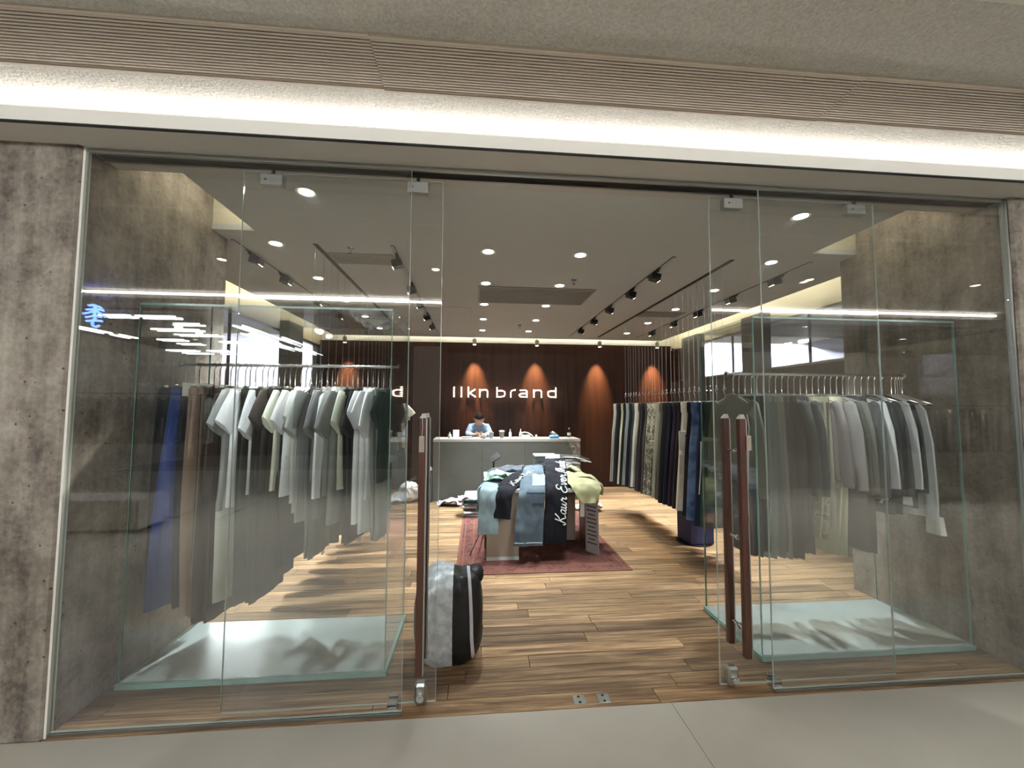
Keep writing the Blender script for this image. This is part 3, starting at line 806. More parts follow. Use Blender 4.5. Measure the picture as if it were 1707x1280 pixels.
# ---- case beside the taped bag: x positions from the concrete wall towards the doorway
GL = 'clothes on the rail of the case beside the taped bag'
CASE_A = 'in the taped-bag case'
rg = random.Random(21)
rows = [  # x, kind, colour, colour words, length, hem/width, sleeve
 (-1.95, 't', (34, 38, 46), 'dark slate wide trousers', 1.34, .20),
 (-1.86, 't', (52, 72, 134), 'bright blue flared trousers with white card', 1.33, .27),
 (-1.80, 't', (22, 24, 32), 'navy trousers with three white stripes', 1.36, .17),
 (-1.765, 't', (120, 100, 86), 'taupe straight trousers', 1.40, .17),
 (-1.73, 't', (104, 88, 76), 'mid taupe straight trousers', 1.41, .16),
 (-1.695, 't', (62, 52, 46), 'dark brown trousers', 1.45, .16),
 (-1.66, 't', (54, 46, 42), 'deep brown trousers', 1.45, .16),
 (-1.615, 'l', (74, 62, 56), 'dark brown long-sleeved top', .72, .24),
 (-1.565, 's', (128, 130, 128), 'mid grey cotton T-shirt', .78, .25),
 (-1.535, 't', (160, 163, 152), 'pale sage pleated long skirt trousers', 1.33, .19),
 (-1.50, 's', (222, 223, 220), 'white cotton T-shirt with a green print', .76, .26),
 (-1.455, 't', (58, 60, 58), 'charcoal wide trousers', 1.34, .20),
 (-1.42, 's', (212, 214, 210), 'off-white loose T-shirt', .68, .25),
 (-1.385, 't', (66, 67, 64), 'dark grey wide trousers', 1.33, .20),
 (-1.345, 's', (70, 62, 56), 'dark brown short-sleeved T-shirt', .66, .25),
 (-1.31, 't', (60, 58, 54), 'graphite wide trousers', 1.24, .19),
 (-1.275, 's', (196, 192, 176), 'cream T-shirt with a dark chest print', .66, .25),
 (-1.24, 't', (40, 38, 36), 'black-brown trousers', 1.12, .18),
 (-1.205, 's', (206, 206, 198), 'ivory T-shirt', .70, .24),
 (-1.17, 's', (178, 180, 174), 'light grey T-shirt', .74, .24),
 (-1.135, 's', (150, 152, 146), 'soft grey T-shirt', .80, .24),
 (-1.10, 's', (112, 112, 110), 'stone grey boxy T-shirt', .86, .25),
 (-1.065, 't', (96, 96, 96), 'mid grey trousers', 1.08, .17),
 (-1.03, 's', (106, 106, 104), 'ash grey boxy T-shirt', .60, .26),
 (-.995, 's', (92, 92, 92), 'lead grey T-shirt', .84, .25),
 (-.96, 'l', (196, 196, 192), 'white long-sleeved top', .62, .23),
 (-.93, 's', (118, 118, 114), 'warm grey T-shirt', .70, .26),
 (-.895, 's', (104, 104, 102), 'concrete grey T-shirt', .88, .25),
 (-.86, 's', (170, 174, 156), 'pale green-grey T-shirt', .66, .25),
 (-.825, 't', (30, 30, 34), 'black trousers', 1.0, .15),
 (-.79, 's', (28, 28, 32), 'black sleeved T-shirt', .92, .22),
 (-.755, 's', (214, 216, 214), 'white boxy T-shirt', .88, .25),
 (-.72, 's', (190, 193, 190), 'light ash T-shirt', .94, .25),
 (-.685, 's', (206, 208, 206), 'chalk white T-shirt', .72, .25),
 (-.65, 't', (120, 124, 122), 'pale grey trousers', .98, .16),
 (-.605, 's', (40, 56, 52), 'dark green T-shirt', .62, .25),
]
rows = [(x, k, tuple(min(240, int(v*1.22+6)) if sum(c) > 260 else v for v in c), w, l, h) for x, k, c, w, l, h in rows]
for i, (x, k, c, words, ln, hw) in enumerate(rows):
    n = i+1; sk = rg.uniform(-.12, .12)
    lab = f'{words}, {nth(n)} from the concrete wall {CASE_A}'
    loc = (x, RLY, RLZ)
    rz = PI/2+sk-(.42 if 'bright blue' in words else .36 if x < -1.75 and x > -1.9 else .40 if 'pale sage' in words else .16)
    put_hanger('s' if k in 'sl' else 'c', loc, rz, .155, 'chrome long-hook hanger on the rail of the case by the taped bag', 'long-hook hangers in the case by the taped bag', True)
    ex = None
    if 'card' in words:
        def ex(t, *_): MB().box(-.15, .15, -.075, -.073, -.215, -.13).build('brand_card', M['paper'], t)
    elif 'three white' in words: ex = stripes((.10, .125, .15), -.62, -.85, -.05)
    elif 'green print' in words:
        def ex(t, b=None):
            MB().grid(5, 5, lambda u, v: (-.16+.1*u, -.052-.004*math.sin(u*3), -.62-.10*v)).build('printed_motif', two_tone('leaf print', lin((150, 176, 130)), lin((216, 220, 208)), 30, .45, .55), t)
    elif 'chest print' in words:
        def ex(t, b=None):
            for q in range(3): MB().box(-.10, .06, -.052, -.049, -.33-.035*q, -.315-.035*q).build('printed_line', cloth((70, 64, 58)), t)
    elif i in (22, 29, 34): ex = price_tag(-ln-.14, .10)
    if k == 't': put_trousers(loc, rz, cloth(c), rg, lab, GL, ln, .155, hw*.92, .165, True, extra=ex, thick=.018)
    else: put_top(loc, rz, cloth(c), rg, lab, GL, ln, hw, 'short' if k == 's' else 'long', .150, extra=ex).scale = (.72, .6, 1)

# ---- case on the clerestory side
GR = 'clothes on the rail of the case on the clerestory side'
CASE_B = 'in the clerestory-side case'
rows = [  # from the doorway outwards to the concrete wall
 (1.89, 'l', (88, 92, 80), 'olive grey sweatshirt', .62, .24), (1.93, 't', (20, 24, 24), 'black trousers with three white stripes', 1.10, .17),
 (1.975, 't', (26, 28, 36), 'ink blue trousers', 1.08, .16), (2.02, 't', (104, 122, 118), 'dusty teal trousers', 1.12, .17),
 (2.06, 't', (92, 104, 102), 'grey-teal trousers', 1.10, .17), (2.105, 't', (128, 126, 116), 'grey flared trousers', 1.12, .18),
 (2.15, 't', (58, 60, 60), 'charcoal cargo trousers', 1.1, .17), (2.195, 't', (44, 46, 48), 'black-grey cargo trousers', 1.12, .17),
 (2.24, 'l', (54, 56, 56), 'charcoal zip jacket', .68, .25), (2.285, 't', (62, 63, 62), 'graphite trousers', 1.1, .16),
 (2.33, 'l', (48, 50, 52), 'black denim jacket', .66, .25), (2.375, 'c', 'camo_beige', 'beige camouflage trousers', 1.0, .15),
 (2.42, 't', (150, 146, 128), 'sand cargo trousers', .92, .15), (2.465, 'l', (110, 102, 100), 'mauve-grey cropped jacket', .60, .25),
 (2.51, 't', (180, 178, 150), 'light khaki cargo trousers with flap pockets', 1.12, .16), (2.555, 'l', (126, 120, 118), 'dove grey jacket', .64, .26),
 (2.60, 'c', 'camo_dark', 'dark green camouflage jacket', .70, .25), (2.645, 'l', (96, 94, 86), 'drab olive overshirt', .76, .25),
 (2.69, 't', (52, 54, 54), 'soot grey trousers', 1.1, .16), (2.735, 'l', (70, 72, 72), 'slate overshirt', .72, .24),
 (2.78, 'l', (196, 198, 196), 'white jacket with a ruffled ribbon', .74, .25), (2.83, 'l', (40, 44, 46), 'black long coat', .84, .26),
 (2.88, 'l', (60, 64, 66), 'dark grey long coat', .84, .26), (2.93, 'l', (206, 208, 206), 'white-trimmed pale shirt', .78, .25),
 (2.99, 'l', (44, 47, 50), 'black satin shirt', .80, .25), (3.06, 'l', (200, 204, 202), 'white poplin shirt with deep cuffs', .86, .27),
]
rows = [(1.89+(x-1.89)*1.095, *r_) for x, *r_ in rows]
for i, (x, k, c, words, ln, hw) in enumerate(rows):
    n = i+1; rz = PI/2+rg.uniform(-.10, .10)+.12
    lab = f'{words}, {nth(n)} from the doorway {CASE_B}'
    loc = (x, RRY, RRZ)
    top = k == 'l' or words.endswith('jacket')
    put_hanger('s' if top else 'c', loc, rz, .155, 'chrome long-hook hanger on the rail of the case on the clerestory side', 'long-hook hangers in the case on the clerestory side', True)
    m = M[c] if k == 'c' else cloth(c)
    ex = None
    if 'three white' in words: ex = stripes((-.10, -.125, -.15), -.42, -.78, .05, -1)
    elif 'flap' in words:
        def ex(t):
            for z in (-.55, -.30): 
                p = MB().bev(-.15, -.02, .040, .052, z-.15, z, .005).build('cargo_pocket', cloth((184, 182, 156)), t)
                MB().bev(-.155, -.015, .0521, .058, z-.05, z+.005, .002).build('pocket_flap', cloth((176, 174, 146)), p)
    elif 'deep cuffs' in words:
        def ex(t, b=None):
            for s in (-1, 1): MB().loft([oval(-1.0, .064, .036, s*.304, 0, 14), oval(-1.12, .074, .040, s*.312, 0, 14)]).build('cuff', cloth((222, 224, 214)), t)
    elif 'ruffled' in words:
        def ex(t, b=None):
            MB().grid(14, 2, lambda u, v: (-.26+.03*math.sin(u*14)+.03*v, .03+.012*math.cos(u*20), -.62-.30*u)).build('ribbon', cloth((216, 217, 214)), t)
    if top: put_top(loc, rz, m, rg, lab, GR, ln, hw, 'long', .155, extra=ex, reach=1.32 if 'deep cuffs' in words else 1.0, name='jacket' if 'jacket' in words else 'coat' if 'coat' in words else 'shirt').scale = (.76, .6, 1)
    else: put_trousers(loc, rz, m, rg, lab, GR, ln, .155, hw*.95, .17, True, extra=ex, thick=.018)
# spare empty hangers at the free end of that rail
for x in (3.205, 3.225, 3.245, 3.262):
    put_hanger('s', (x, RRY, RRZ), PI/2+rg.uniform(-.2, .2), .155, 'chrome long-hook hanger left empty near the concrete wall on the clerestory side', 'empty long-hook hangers', True)

# ---- cable-hung rows down both sides of the shop
def cable(x, y, z, label, group):
    t = thing('hanging_cable', (x, y, CZ-.004), label, 'cable', group)
    d = CZ-.004-z
    MB().cyl((0, 0, 0), (0, 0, -d+.03), .0016, 5).build('steel_wire', M['steel'], t)
    MB().lathe([(.0, -d), (.007, -d+.004), (.010, -d+.012), (.004, -d+.03), (.0, -d+.034)], (0, 0, 0), 10).build('end_ball', M['chrome'], t, True)
    MB().tube([(.012*math.sin(2*PI*i/12), 0, -d-.010+.012*math.cos(2*PI*i/12)) for i in range(13)], .002, 5, False).build('ring', M['chrome'], t)
    return t
ZR = 1.80
rows = [  # near end first
 ('t', (40, 56, 44), 'dark green trousers', 1.16), ('t', (34, 44, 66), 'navy trousers', 1.18), ('d', 'denim', 'faded blue tie-dyed jeans', 1.16), ('t', BLK, 'black wide trousers', 1.14),
 ('p', (206, 200, 186), 'cream cargo trousers with buttoned pockets', 1.12), ('t', (30, 30, 32), 'soft black trousers', 1.12), ('t', (40, 28, 44), 'aubergine trousers', 1.12), ('t', (22, 22, 36), 'midnight blue trousers', 1.13),
 ('t', (20, 20, 24), 'jet black trousers', 1.14), ('t', (74, 74, 62), 'olive drab trousers', 1.12), ('t', (128, 130, 116), 'sage grey trousers', 1.12), ('c', 'camo', 'grey camouflage cargo trousers', 1.12),
 ('c', 'camo', 'pale camouflage trousers', 1.14), ('t', (66, 64, 58), 'charcoal brown trousers', 1.14), ('t', (44, 42, 50), 'plum black trousers', 1.14), ('t', (52, 52, 50), 'dark iron trousers', 1.14),
 ('t', (190, 190, 182), 'bone white trousers', 1.12), ('t', (44, 64, 66), 'deep teal trousers', 1.15), ('t', (20, 22, 22), 'black corduroy trousers', 1.16), ('t', (128, 136, 146), 'steel blue-grey trousers', 1.16),
 ('t', (24, 34, 32), 'bottle green trousers', 1.18), ('t', (188, 190, 170), 'pale lime-white trousers', 1.18), ('t', (18, 20, 22), 'coal black trousers', 1.2), ('t', (30, 42, 50), 'petrol blue trousers', 1.2),
 ('t', (170, 170, 164), 'light grey trousers', 1.2)]
ny = len(rows)
for i, (k, c, words, ln) in enumerate(rows):
    yy = 3.62+(6.15-3.62)*i/(ny-1)+rg.uniform(-.015, .015); xx = 2.34
    rz = rg.uniform(-.12, .12)-.10
    cable(xx, yy, ZR, 'thin steel cable with a ball end over the row by the blue box', 'hanging cables over the row by the blue box')
    loc = (xx, yy, ZR-.016)
    put_hanger('c', loc, rz, .12, 'chrome clip hanger in the cable row by the blue box', 'clip hangers in the row by the blue box', False)
    m = M[c] if isinstance(c, str) else cloth(c)
    ex = None
    if k == 'p':
        def ex(t):
            for s in (-1,):
                for z in (-.42, -.66):
                    p = MB().bev(-.24, -.10, -.055, -.040, z-.2, z, .005).build('cargo_pocket', cloth((200, 194, 180)), t)
                    MB().cyl((-.17, -.0552, z-.05), (-.17, -.059, z-.05), .009, 10).build('button', M['black'], p)
    elif 'camouflage cargo' in words:
        def ex(t): 
            MB().bev(-.25, -.11, -.055, -.040, -.80, -.58, .006).build('cargo_pocket', M['camo'], t)
    elif words == 'navy trousers': ex = stripes((-.20, -.18), -.5, -1.0, -.045)
    put_trousers(loc, rz, m, rg, f'{words}, {nth(i+1)} from the doorway, cable row by the blue box', 'trousers on the cable row by the blue box', ln+.0, .19, .135, .125, False, extra=ex, thick=.042)
rows = [('t', (70, 70, 68), 'dark grey trousers', 1.16), ('t', (52, 54, 54), 'charcoal trousers', 1.16), ('t', (34, 34, 36), 'black trousers', 1.15), ('t', (60, 62, 66), 'graphite trousers', 1.14), ('t', (112, 112, 108), 'stone trousers', 1.12), ('t', (84, 84, 82), 'lead grey trousers', 1.12),
        ('t', (40, 42, 44), 'soot black trousers', 1.12), ('t', (132, 132, 126), 'pale stone trousers', 1.12), ('t', (70, 66, 60), 'brown-grey trousers', 1.12), ('t', (28, 30, 34), 'ink black trousers', 1.12), ('t', (96, 98, 96), 'ash trousers', 1.12),
        ('s', (190, 188, 178), 'cream short-sleeved shirt', .7), ('t', (54, 60, 70), 'blue-grey trousers', 1.1), ('s', (150, 150, 146), 'soft grey shirt', .7), ('t', (36, 38, 46), 'dark navy trousers', 1.08), ('t', (26, 26, 30), 'black slim trousers', 1.08), ('s', (204, 202, 192), 'speckled white shirt', .72), ('t', (22, 24, 34), 'navy trousers with white side line', 1.08)]
ny = len(rows)
for i, (k, c, words, ln) in enumerate(rows):
    yy = 3.45+(6.7-3.45)*i/(ny-1); xx = -1.37
    rz = rg.uniform(-.1, .1)+.08
    cable(xx, yy, ZR, 'thin steel cable with a ball end over the row by the white sack', 'hanging cables over the row by the white sack')
    loc = (xx, yy, ZR-.016)
    put_hanger('c' if k == 't' else 's', loc, rz, .12, 'chrome hanger in the cable row by the white sack', 'hangers in the row by the white sack', False)
    lab = f'{words}, {nth(i+1)} from the doorway, cable row by the white sack'
    if k == 't': put_trousers(loc, rz, cloth(c), rg, lab, 'clothes on the cable row by the white sack', ln, .19, .13, .125, False, thick=.042,
                              extra=stripes((.2,), -.3, -1.0, -.045, -1) if 'side line' in words else None)
    else: put_top(loc, rz, M['check'] if 'speckled' in words else cloth(c), rg, lab, 'clothes on the cable row by the white sack', ln, .25, 'short', .11)

# ================================================================== COUNTER AND SIGN
DX0, DX1, DYF, DZ = -.735, 1.83, 7.0, 1.05
t = thing('service_counter', ((DX0+DX1)/2, DYF, 0), 'long grey concrete service counter with a rough broken corner', 'counter')
o = Vector(((DX0+DX1)/2, DYF, 0))
def CB(): return MB()
def put(mb, name, mat, parent, smooth=False):
    q = mb.build(name, mat, parent, smooth)
    for v in q.data.vertices: v.co -= o
    return q
# smooth front in three slabs, the last one cut along a curve
cut = [(1.50+.0, DZ-.045), (1.58, DZ-.075), (1.645, DZ-.14), (1.69, DZ-.24), (1.72, DZ-.36), (1.76, DZ-.50), (1.79, DZ-.66), (1.80, .0)]
put(MB().box(DX0+.002, .098, DYF, DYF+.05, .0, DZ-.045), 'front_slab', M['counter'], t)
put(MB().box(.102, .838, DYF, DYF+.05, .0, DZ-.045), 'front_slab', M['counter'], t)
put(MB().prism([(.842, 0), (.842, DZ-.045)]+cut, DYF, DYF+.05), 'front_slab', M['counter'], t)
rr = MB()
def rough(u, v):
    x = 1.44+(DX1-1.44)*u; z = (DZ-.045)*v
    return (x, DYF+.030+.018*noise.noise((x*26, z*26, 1.3))+.010*noise.noise((x*60, z*60, 4)), z)
put(rr.grid(26, 60, rough), 'broken_face', M['rough'], t)
re = MB()
def rough2(u, v):
    y = DYF+.03+.52*u; z = (DZ-.045)*v
    return (DX1+.010*noise.noise((y*26, z*26, 7)), y, z)
put(re.grid(14, 40, rough2), 'broken_face', M['rough'], t)
put(MB().box(DX0, DX0+.05, DYF+.05, DYF+.55, 0, DZ-.045), 'end_slab', M['counter'], t)
put(MB().box(DX1-.07, DX1-.02, DYF+.06, DYF+.55, 0, DZ-.045), 'end_slab', M['counter'], t)
top = MB(); pts = []
poly = [(DX0-.004, DYF-.006), (1.49, DYF-.006)]
for k in range(12):
    x = 1.49+(DX1+.004-1.49)*k/11
    poly.append((x, DYF+.0+.02*noise.noise((x*20, 0, 9))+.03*(k/11)))
poly += [(DX1+.004, DYF+.55), (DX0-.004, DYF+.55)]
n = len(poly)
top.add([(a, b, DZ-.045) for a, b in poly]+[(a, b, DZ) for a, b in poly], [tuple(range(n)), tuple(range(2*n-1, n-1, -1))]+[(i, (i+1) % n, (i+1) % n+n, i+n) for i in range(n)])
put(top, 'counter_top', M['countertop'], t)
put(MB().box(DX0+.06, DX1-.1, DYF+.06, DYF+.5, .56, .58), 'inner_shelf', M['table'], t)

# lit bulb letters
SG = thing('wall_sign', (.57, BY, 1.81), 'glowing sign of bulb letters on the dark back wall', 'sign')
u = .036
def arc(cx, cz, r, a0, a1, n=8): return [(cx+r*math.cos(math.radians(a0+(a1-a0)*i/n)), cz+r*math.sin(math.radians(a0+(a1-a0)*i/n))) for i in range(n+1)]
GL_ = {  # strokes on a small grid, z from 0 to .19
 'l': [[(0, 0), (0, .19)]],
 'k': [[(0, 0), (0, .19)], [(.10, .145), (.02, .075), (.11, 0)]],
 'n': [[(0, 0), (0, .145)], [(0, .10), (.02, .135), (.06, .145), (.11, .14), (.125, .11), (.125, 0)]],
 'b': [[(0, .19), (0, .0)], [(0, .125), (.08, .13), (.125, .11), (.13, .065), (.12, .02), (.08, .0), (0, .0)]],
 'r': [[(0, 0), (0, .10), (.02, .135), (.07, .145)]],
 'a': [[(.02, .14), (.10, .145), (.13, .12), (.13, .0)], [(.13, .075), (.03, .07), (.0, .04), (.02, .005), (.13, .0)]],
 'd': [[(.13, .19), (.13, .0)], [(.13, .125), (.05, .13), (.0, .11), (-.002, .065), (.01, .02), (.05, .0), (.13, .0)]],
}
XS = [('l', -.435), ('l', -.315), ('k', -.20), ('n', -.01), ('b', .275), ('r', .505), ('a', .645), ('n', .895), ('d', 1.135)]
scale_x = (1.585+.45)/(1.135+.13+.435)
for ch, x0 in XS:
    lt = MB(); bl = MB()
    px = -.45+(x0+.435)*scale_x-.57
    for st in GL_[ch]:
        P = [Vector((px+a*1.22, -.045, b*.95)) for a, b in st]
        lt.tube([p+Vector((0, .02, 0)) for p in P], .015, 8)
        # bulbs spaced along the stroke
        Ls = [0]
        for i in range(1, len(P)): Ls.append(Ls[-1]+(P[i]-P[i-1]).length)
        nb = max(2, int(Ls[-1]/.034)+1)
        for q in range(nb):
            s = Ls[-1]*q/(nb-1); i = 0
            while i < len(P)-2 and Ls[i+1] < s: i += 1
            f = (s-Ls[i])/max(1e-6, Ls[i+1]-Ls[i]); c = P[i].lerp(P[i+1], f)
            bl.add([(c.x+dx*.0135, c.y-.006+dy*.0135, c.z+dz*.0135) for dx, dy, dz in ((1,0,0),(-1,0,0),(0,1,0),(0,-1,0),(0,0,1),(0,0,-1),(.7,-.7,0),(-.7,-.7,0),(0,-.7,.7),(0,-.7,-.7))],
                   [(3,6,8),(6,0,4),(6,4,8),(3,8,7),(8,4,7),(7,4,1),(3,9,6),(9,5,6),(6,5,0),(3,7,9),(7,1,9),(9,1,5),(0,5,2),(0,2,4),(4,2,1),(1,2,5)])
    L_ = lt.build('letter', M['table'], SG)
    q = bl.build('bulb_string', M['bulb'], L_); q['kind'] = 'stuff'
    MB().cyl((px+.03, -.02, .05), (px+.03, .0, .05), .004, 6).build('mount_pin', M['black'], L_)

# ---- things on the counter
def cthing(name, x, y, label, cat): return thing(name, (x, y, DZ), label, cat)
t = cthing('photo_card', -.36, 7.2, 'white standing card with a small picture on the counter', 'card')
MB().add([(-.055, -.01, 0), (.055, -.01, 0), (.055, .02, .15), (-.055, .02, .15), (-.055, -.004, 0), (.055, -.004, 0), (.055, .026, .15), (-.055, .026, .15)], [(0,1,2,3),(7,6,5,4),(0,4,5,1),(1,5,6,2),(2,6,7,3),(3,7,4,0)]).build('card', M['paper'], t)
MB().add([(-.02, -.0035, .03), (.0, -.0035, .03), (.002, .0055, .07), (-.012, .0055, .075)], [(0, 1, 2, 3)]).build('picture', M['black'], t)
MB().box(-.04, .04, .02, .07, 0, .006).build('stand', M['plastic_w'], t)
def bottle(name, x, y, prof, mat, label, cat, capmat=None, cap=None, n=16):
    t = cthing(name, x, y, label, cat)
    MB().lathe(prof, n=n).build('body', mat, t, True)
    if cap: MB().lathe(cap, n=n).build('cap', capmat or M['plastic_w'], t, True)
    return t
bottle('hand_cream_bottle', -.47, 7.18, [(0, 0), (.03, 0), (.032, .06), (.02, .08), (0, .082)], M['plastic_w'], 'short white bottle beside the standing card', 'bottle', None, [(0, .082), (.012, .082), (.012, .11), (0, .112)])
t = cthing('paper_stack', -.17, 7.15, 'low white box between the card and the person', 'box')
MB().bev(-.085, .085, -.05, .05, 0, .035, .003).build('carton', M['paper'], t); MB().box(-.085, .085, -.0505, -.05, .024, .0255).build('lid_seam', M['grille'], t)
t = cthing('bowl', .12, 7.16, 'white bowl in front of the person', 'bowl')
MB().lathe([(0, .004), (.03, .004), (.05, .02), (.062, .045), (.066, .045), (.054, .016), (.03, 0), (0, 0)], n=24).build('bowl_shell', M['plastic_w'], t, True)
MB().lathe([(0, .03), (.05, .03), (.0, .045)], n=16).build('food', plain('brown food', lin((120, 92, 62)), .8, var=.3, vscale=30), t, True)
bottle('paper_cup', .262, 7.12, [(0, 0), (.03, 0), (.040, .11), (.042, .112), (.0, .112)], M['plastic_w'], 'white paper cup beside the bowl', 'cup')
t = bottle('drink_cup', .45, 7.2, [(0, 0), (.034, 0), (.048, .115), (.0, .116)], plain('milk tea', lin((150, 140, 128)), .3, var=.2, vscale=20), 'takeaway cup of pale tea with a clear lid', 'cup', plain('clear lid', lin((210, 212, 210)), .15), [(0, .116), (.052, .116), (.052, .126), (.044, .14), (0, .145)])
for x, lb in ((.60, 'slim white spray bottle beside the takeaway cup'), (.80, 'slim white spray bottle behind the white phone')):
    bottle('spray_bottle', x, 7.2+.1*(x > .7), [(0, 0), (.024, 0), (.026, .09), (.014, .115), (0, .117)], M['plastic_w'], lb, 'bottle', None, [(0, .117), (.010, .117), (.008, .16), (0, .165)])
t = cthing('desk_phone', .88, 7.17, 'white desk phone with a curved receiver', 'phone')
MB().add([(-.09, -.07, 0), (.09, -.07, 0), (.09, .07, 0), (-.09, .07, 0), (-.07, -.05, .03), (.07, -.05, .03), (.07, .06, .06), (-.07, .06, .06)], [(0,3,2,1),(4,5,6,7),(0,1,5,4),(1,2,6,5),(2,3,7,6),(3,0,4,7)]).build('body', M['plastic_w'], t)
MB().tube([(-.11, 0, .05), (-.09, 0, .085), (-.03, 0, .105), (.04, 0, .095), (.10, 0, .05), (.14, 0, .015)], [.018, .02, .014, .014, .018, .012], 10).build('receiver', M['plastic_w'], t, True)
for a in range(3):
    for b in range(3): MB().box(-.03+.022*a-.006, -.03+.022*a+.006, -.03+.02*b-.005, -.03+.02*b+.005, .035+.01*b, .043+.01*b).build('key', M['grille'], t)
bottle('small_bottle', 1.07, 7.2, [(0, 0), (.02, 0), (.02, .05), (.008, .065), (0, .066)], M['plastic_w'], 'tiny white dropper bottle beyond the phone', 'bottle', M['black'], [(0, .066), (.010, .066), (.009, .085), (0, .087)])
t = cthing('tissue_pack', 1.38, 7.15, 'blue tissue pack with a white tissue standing up', 'tissues')
MB().bev(-.075, .085, -.045, .045, 0, .06, .012).build('pack', plain('blue film', lin((110, 172, 226)), .4, var=.15, vscale=20), t, True)
def tis(u, v): 
    a = (u-.5)*2; return (-.05+.1*u+.02*math.sin(v*5), .02*math.sin(u*9+v*3)*(.3+v), .058+.07*v*(1-.4*a*a))
MB().grid(10, 6, tis).build('tissue', M['paper'], t, True)
t = bottle('water_bottle', 1.665, 7.18, [(0, 0), (.03, 0), (.031, .05), (.028, .07), (.031, .1), (.026, .14), (.012, .165), (0, .166)], glass('bottle plastic', (.86, .9, .9, 1), 1.4), 'clear plastic water bottle near the broken counter corner', 'bottle', None, [(0, .166), (.014, .166), (.014, .186), (0, .187)])
MB().lathe([(.0315, .05), (.0318, .052), (.0318, .095), (.0315, .097)], n=16).build('wrapper', M['paper'], t, True)

# ================================================================== PERSON behind the counter
def skin_body(name, joints, edges, mat, parent=None, sub=2, root=0):
    me = bpy.data.meshes.new(name); me.from_pydata([j[0] for j in joints], edges, [])
    ob = bpy.data.objects.new(name, me); COL.objects.link(ob)
    md = ob.modifiers.new('skin', 'SKIN'); md.use_smooth_shade = True
    for i, j in enumerate(joints):
        sv = me.skin_vertices[0].data[i]; r_ = j[1]; sv.radius = r_ if isinstance(r_, tuple) else (r_, r_); sv.use_root = (i == root)
    s2 = ob.modifiers.new('sub', 'SUBSURF'); s2.levels = sub; s2.render_levels = sub
    dg = bpy.context.evaluated_depsgraph_get(); m2 = bpy.data.meshes.new_from_object(ob.evaluated_get(dg))
    COL.objects.unlink(ob); bpy.data.objects.remove(ob)
    m2.materials.clear(); m2.shade_smooth()
    return obj(name, m2, mat, parent)
PX, PYY = .045, 7.80
pr_ = thing('person', (PX, PYY, 0), 'person in a pale blue shirt bending over the counter, dark hair tied back', 'person')
J = [((0, .10, .78), (.15, .13)), ((0, .06, .95), (.14, .11)), ((0, -.01, 1.12), (.13, .085)), ((0, -.075, 1.235), (.10, .075)), ((0, -.13, 1.31), (.055, .055)), ((0, -.18, 1.36), (.05, .05)),
     ((.145, -.10, 1.235), .055), ((.20, -.16, 1.10), .045), ((.165, -.34, 1.085), .038), ((.075, -.43, 1.10), .030),
     ((-.145, -.10, 1.235), .055), ((-.20, -.16, 1.10), .045), ((-.165, -.34, 1.085), .038), ((-.075, -.43, 1.10), .030),
     ((.10, .02, .74), .085), ((.11, -.17, .70), .072), ((.11, -.17, .40), .055), ((.11, -.15, .10), .042), ((.11, -.24, .045), .04),
     ((-.10, .02, .74), .085), ((-.11, -.17, .70), .072), ((-.11, -.17, .40), .055), ((-.11, -.15, .10), .042), ((-.11, -.24, .045), .04)]
E_ = [(0, 1), (1, 2), (2, 3), (3, 4), (4, 5), (3, 6), (6, 7), (7, 8), (8, 9), (3, 10), (10, 11), (11, 12), (12, 13), (0, 14), (14, 15), (15, 16), (16, 17), (17, 18), (0, 19), (19, 20), (20, 21), (21, 22), (22, 23)]
body = skin_body('body', J, E_, M['skin'], pr_)
# shirt: the same skeleton above the hips, a little larger
JS = [((0, .09, .80), (.165, .145)), ((0, .06, .95), (.158, .128)), ((0, -.02, 1.12), (.168, .128)), ((0, -.09, 1.245), (.138, .112)), ((0, -.115, 1.285), (.07, .07)),
      ((.145, -.10, 1.235), .075), ((.205, -.16, 1.10), .064), ((.175, -.32, 1.09), .055), ((.115, -.405, 1.095), .048),
      ((-.145, -.10, 1.235), .075), ((-.205, -.16, 1.10), .064), ((-.175, -.32, 1.09), .055), ((-.115, -.405, 1.095), .048)]
skin_body('shirt', JS, [(0, 1), (1, 2), (2, 3), (3, 4), (3, 5), (5, 6), (6, 7), (7, 8), (3, 9), (9, 10), (10, 11), (11, 12)], M['shirt_blue'], pr_)
skin_body('trousers', [((0, .10, .80), (.16, .14)), ((.10, .02, .75), .10), ((.11, -.18, .705), .088), ((.11, -.18, .40), .075), ((.11, -.155, .12), .065), ((-.10, .02, .75), .10), ((-.11, -.18, .705), .088), ((-.11, -.18, .40), .075), ((-.11, -.155, .12), .065)],
          [(0, 1), (1, 2), (2, 3), (3, 4), (0, 5), (5, 6), (6, 7), (7, 8)], cloth((40, 42, 50)), pr_)
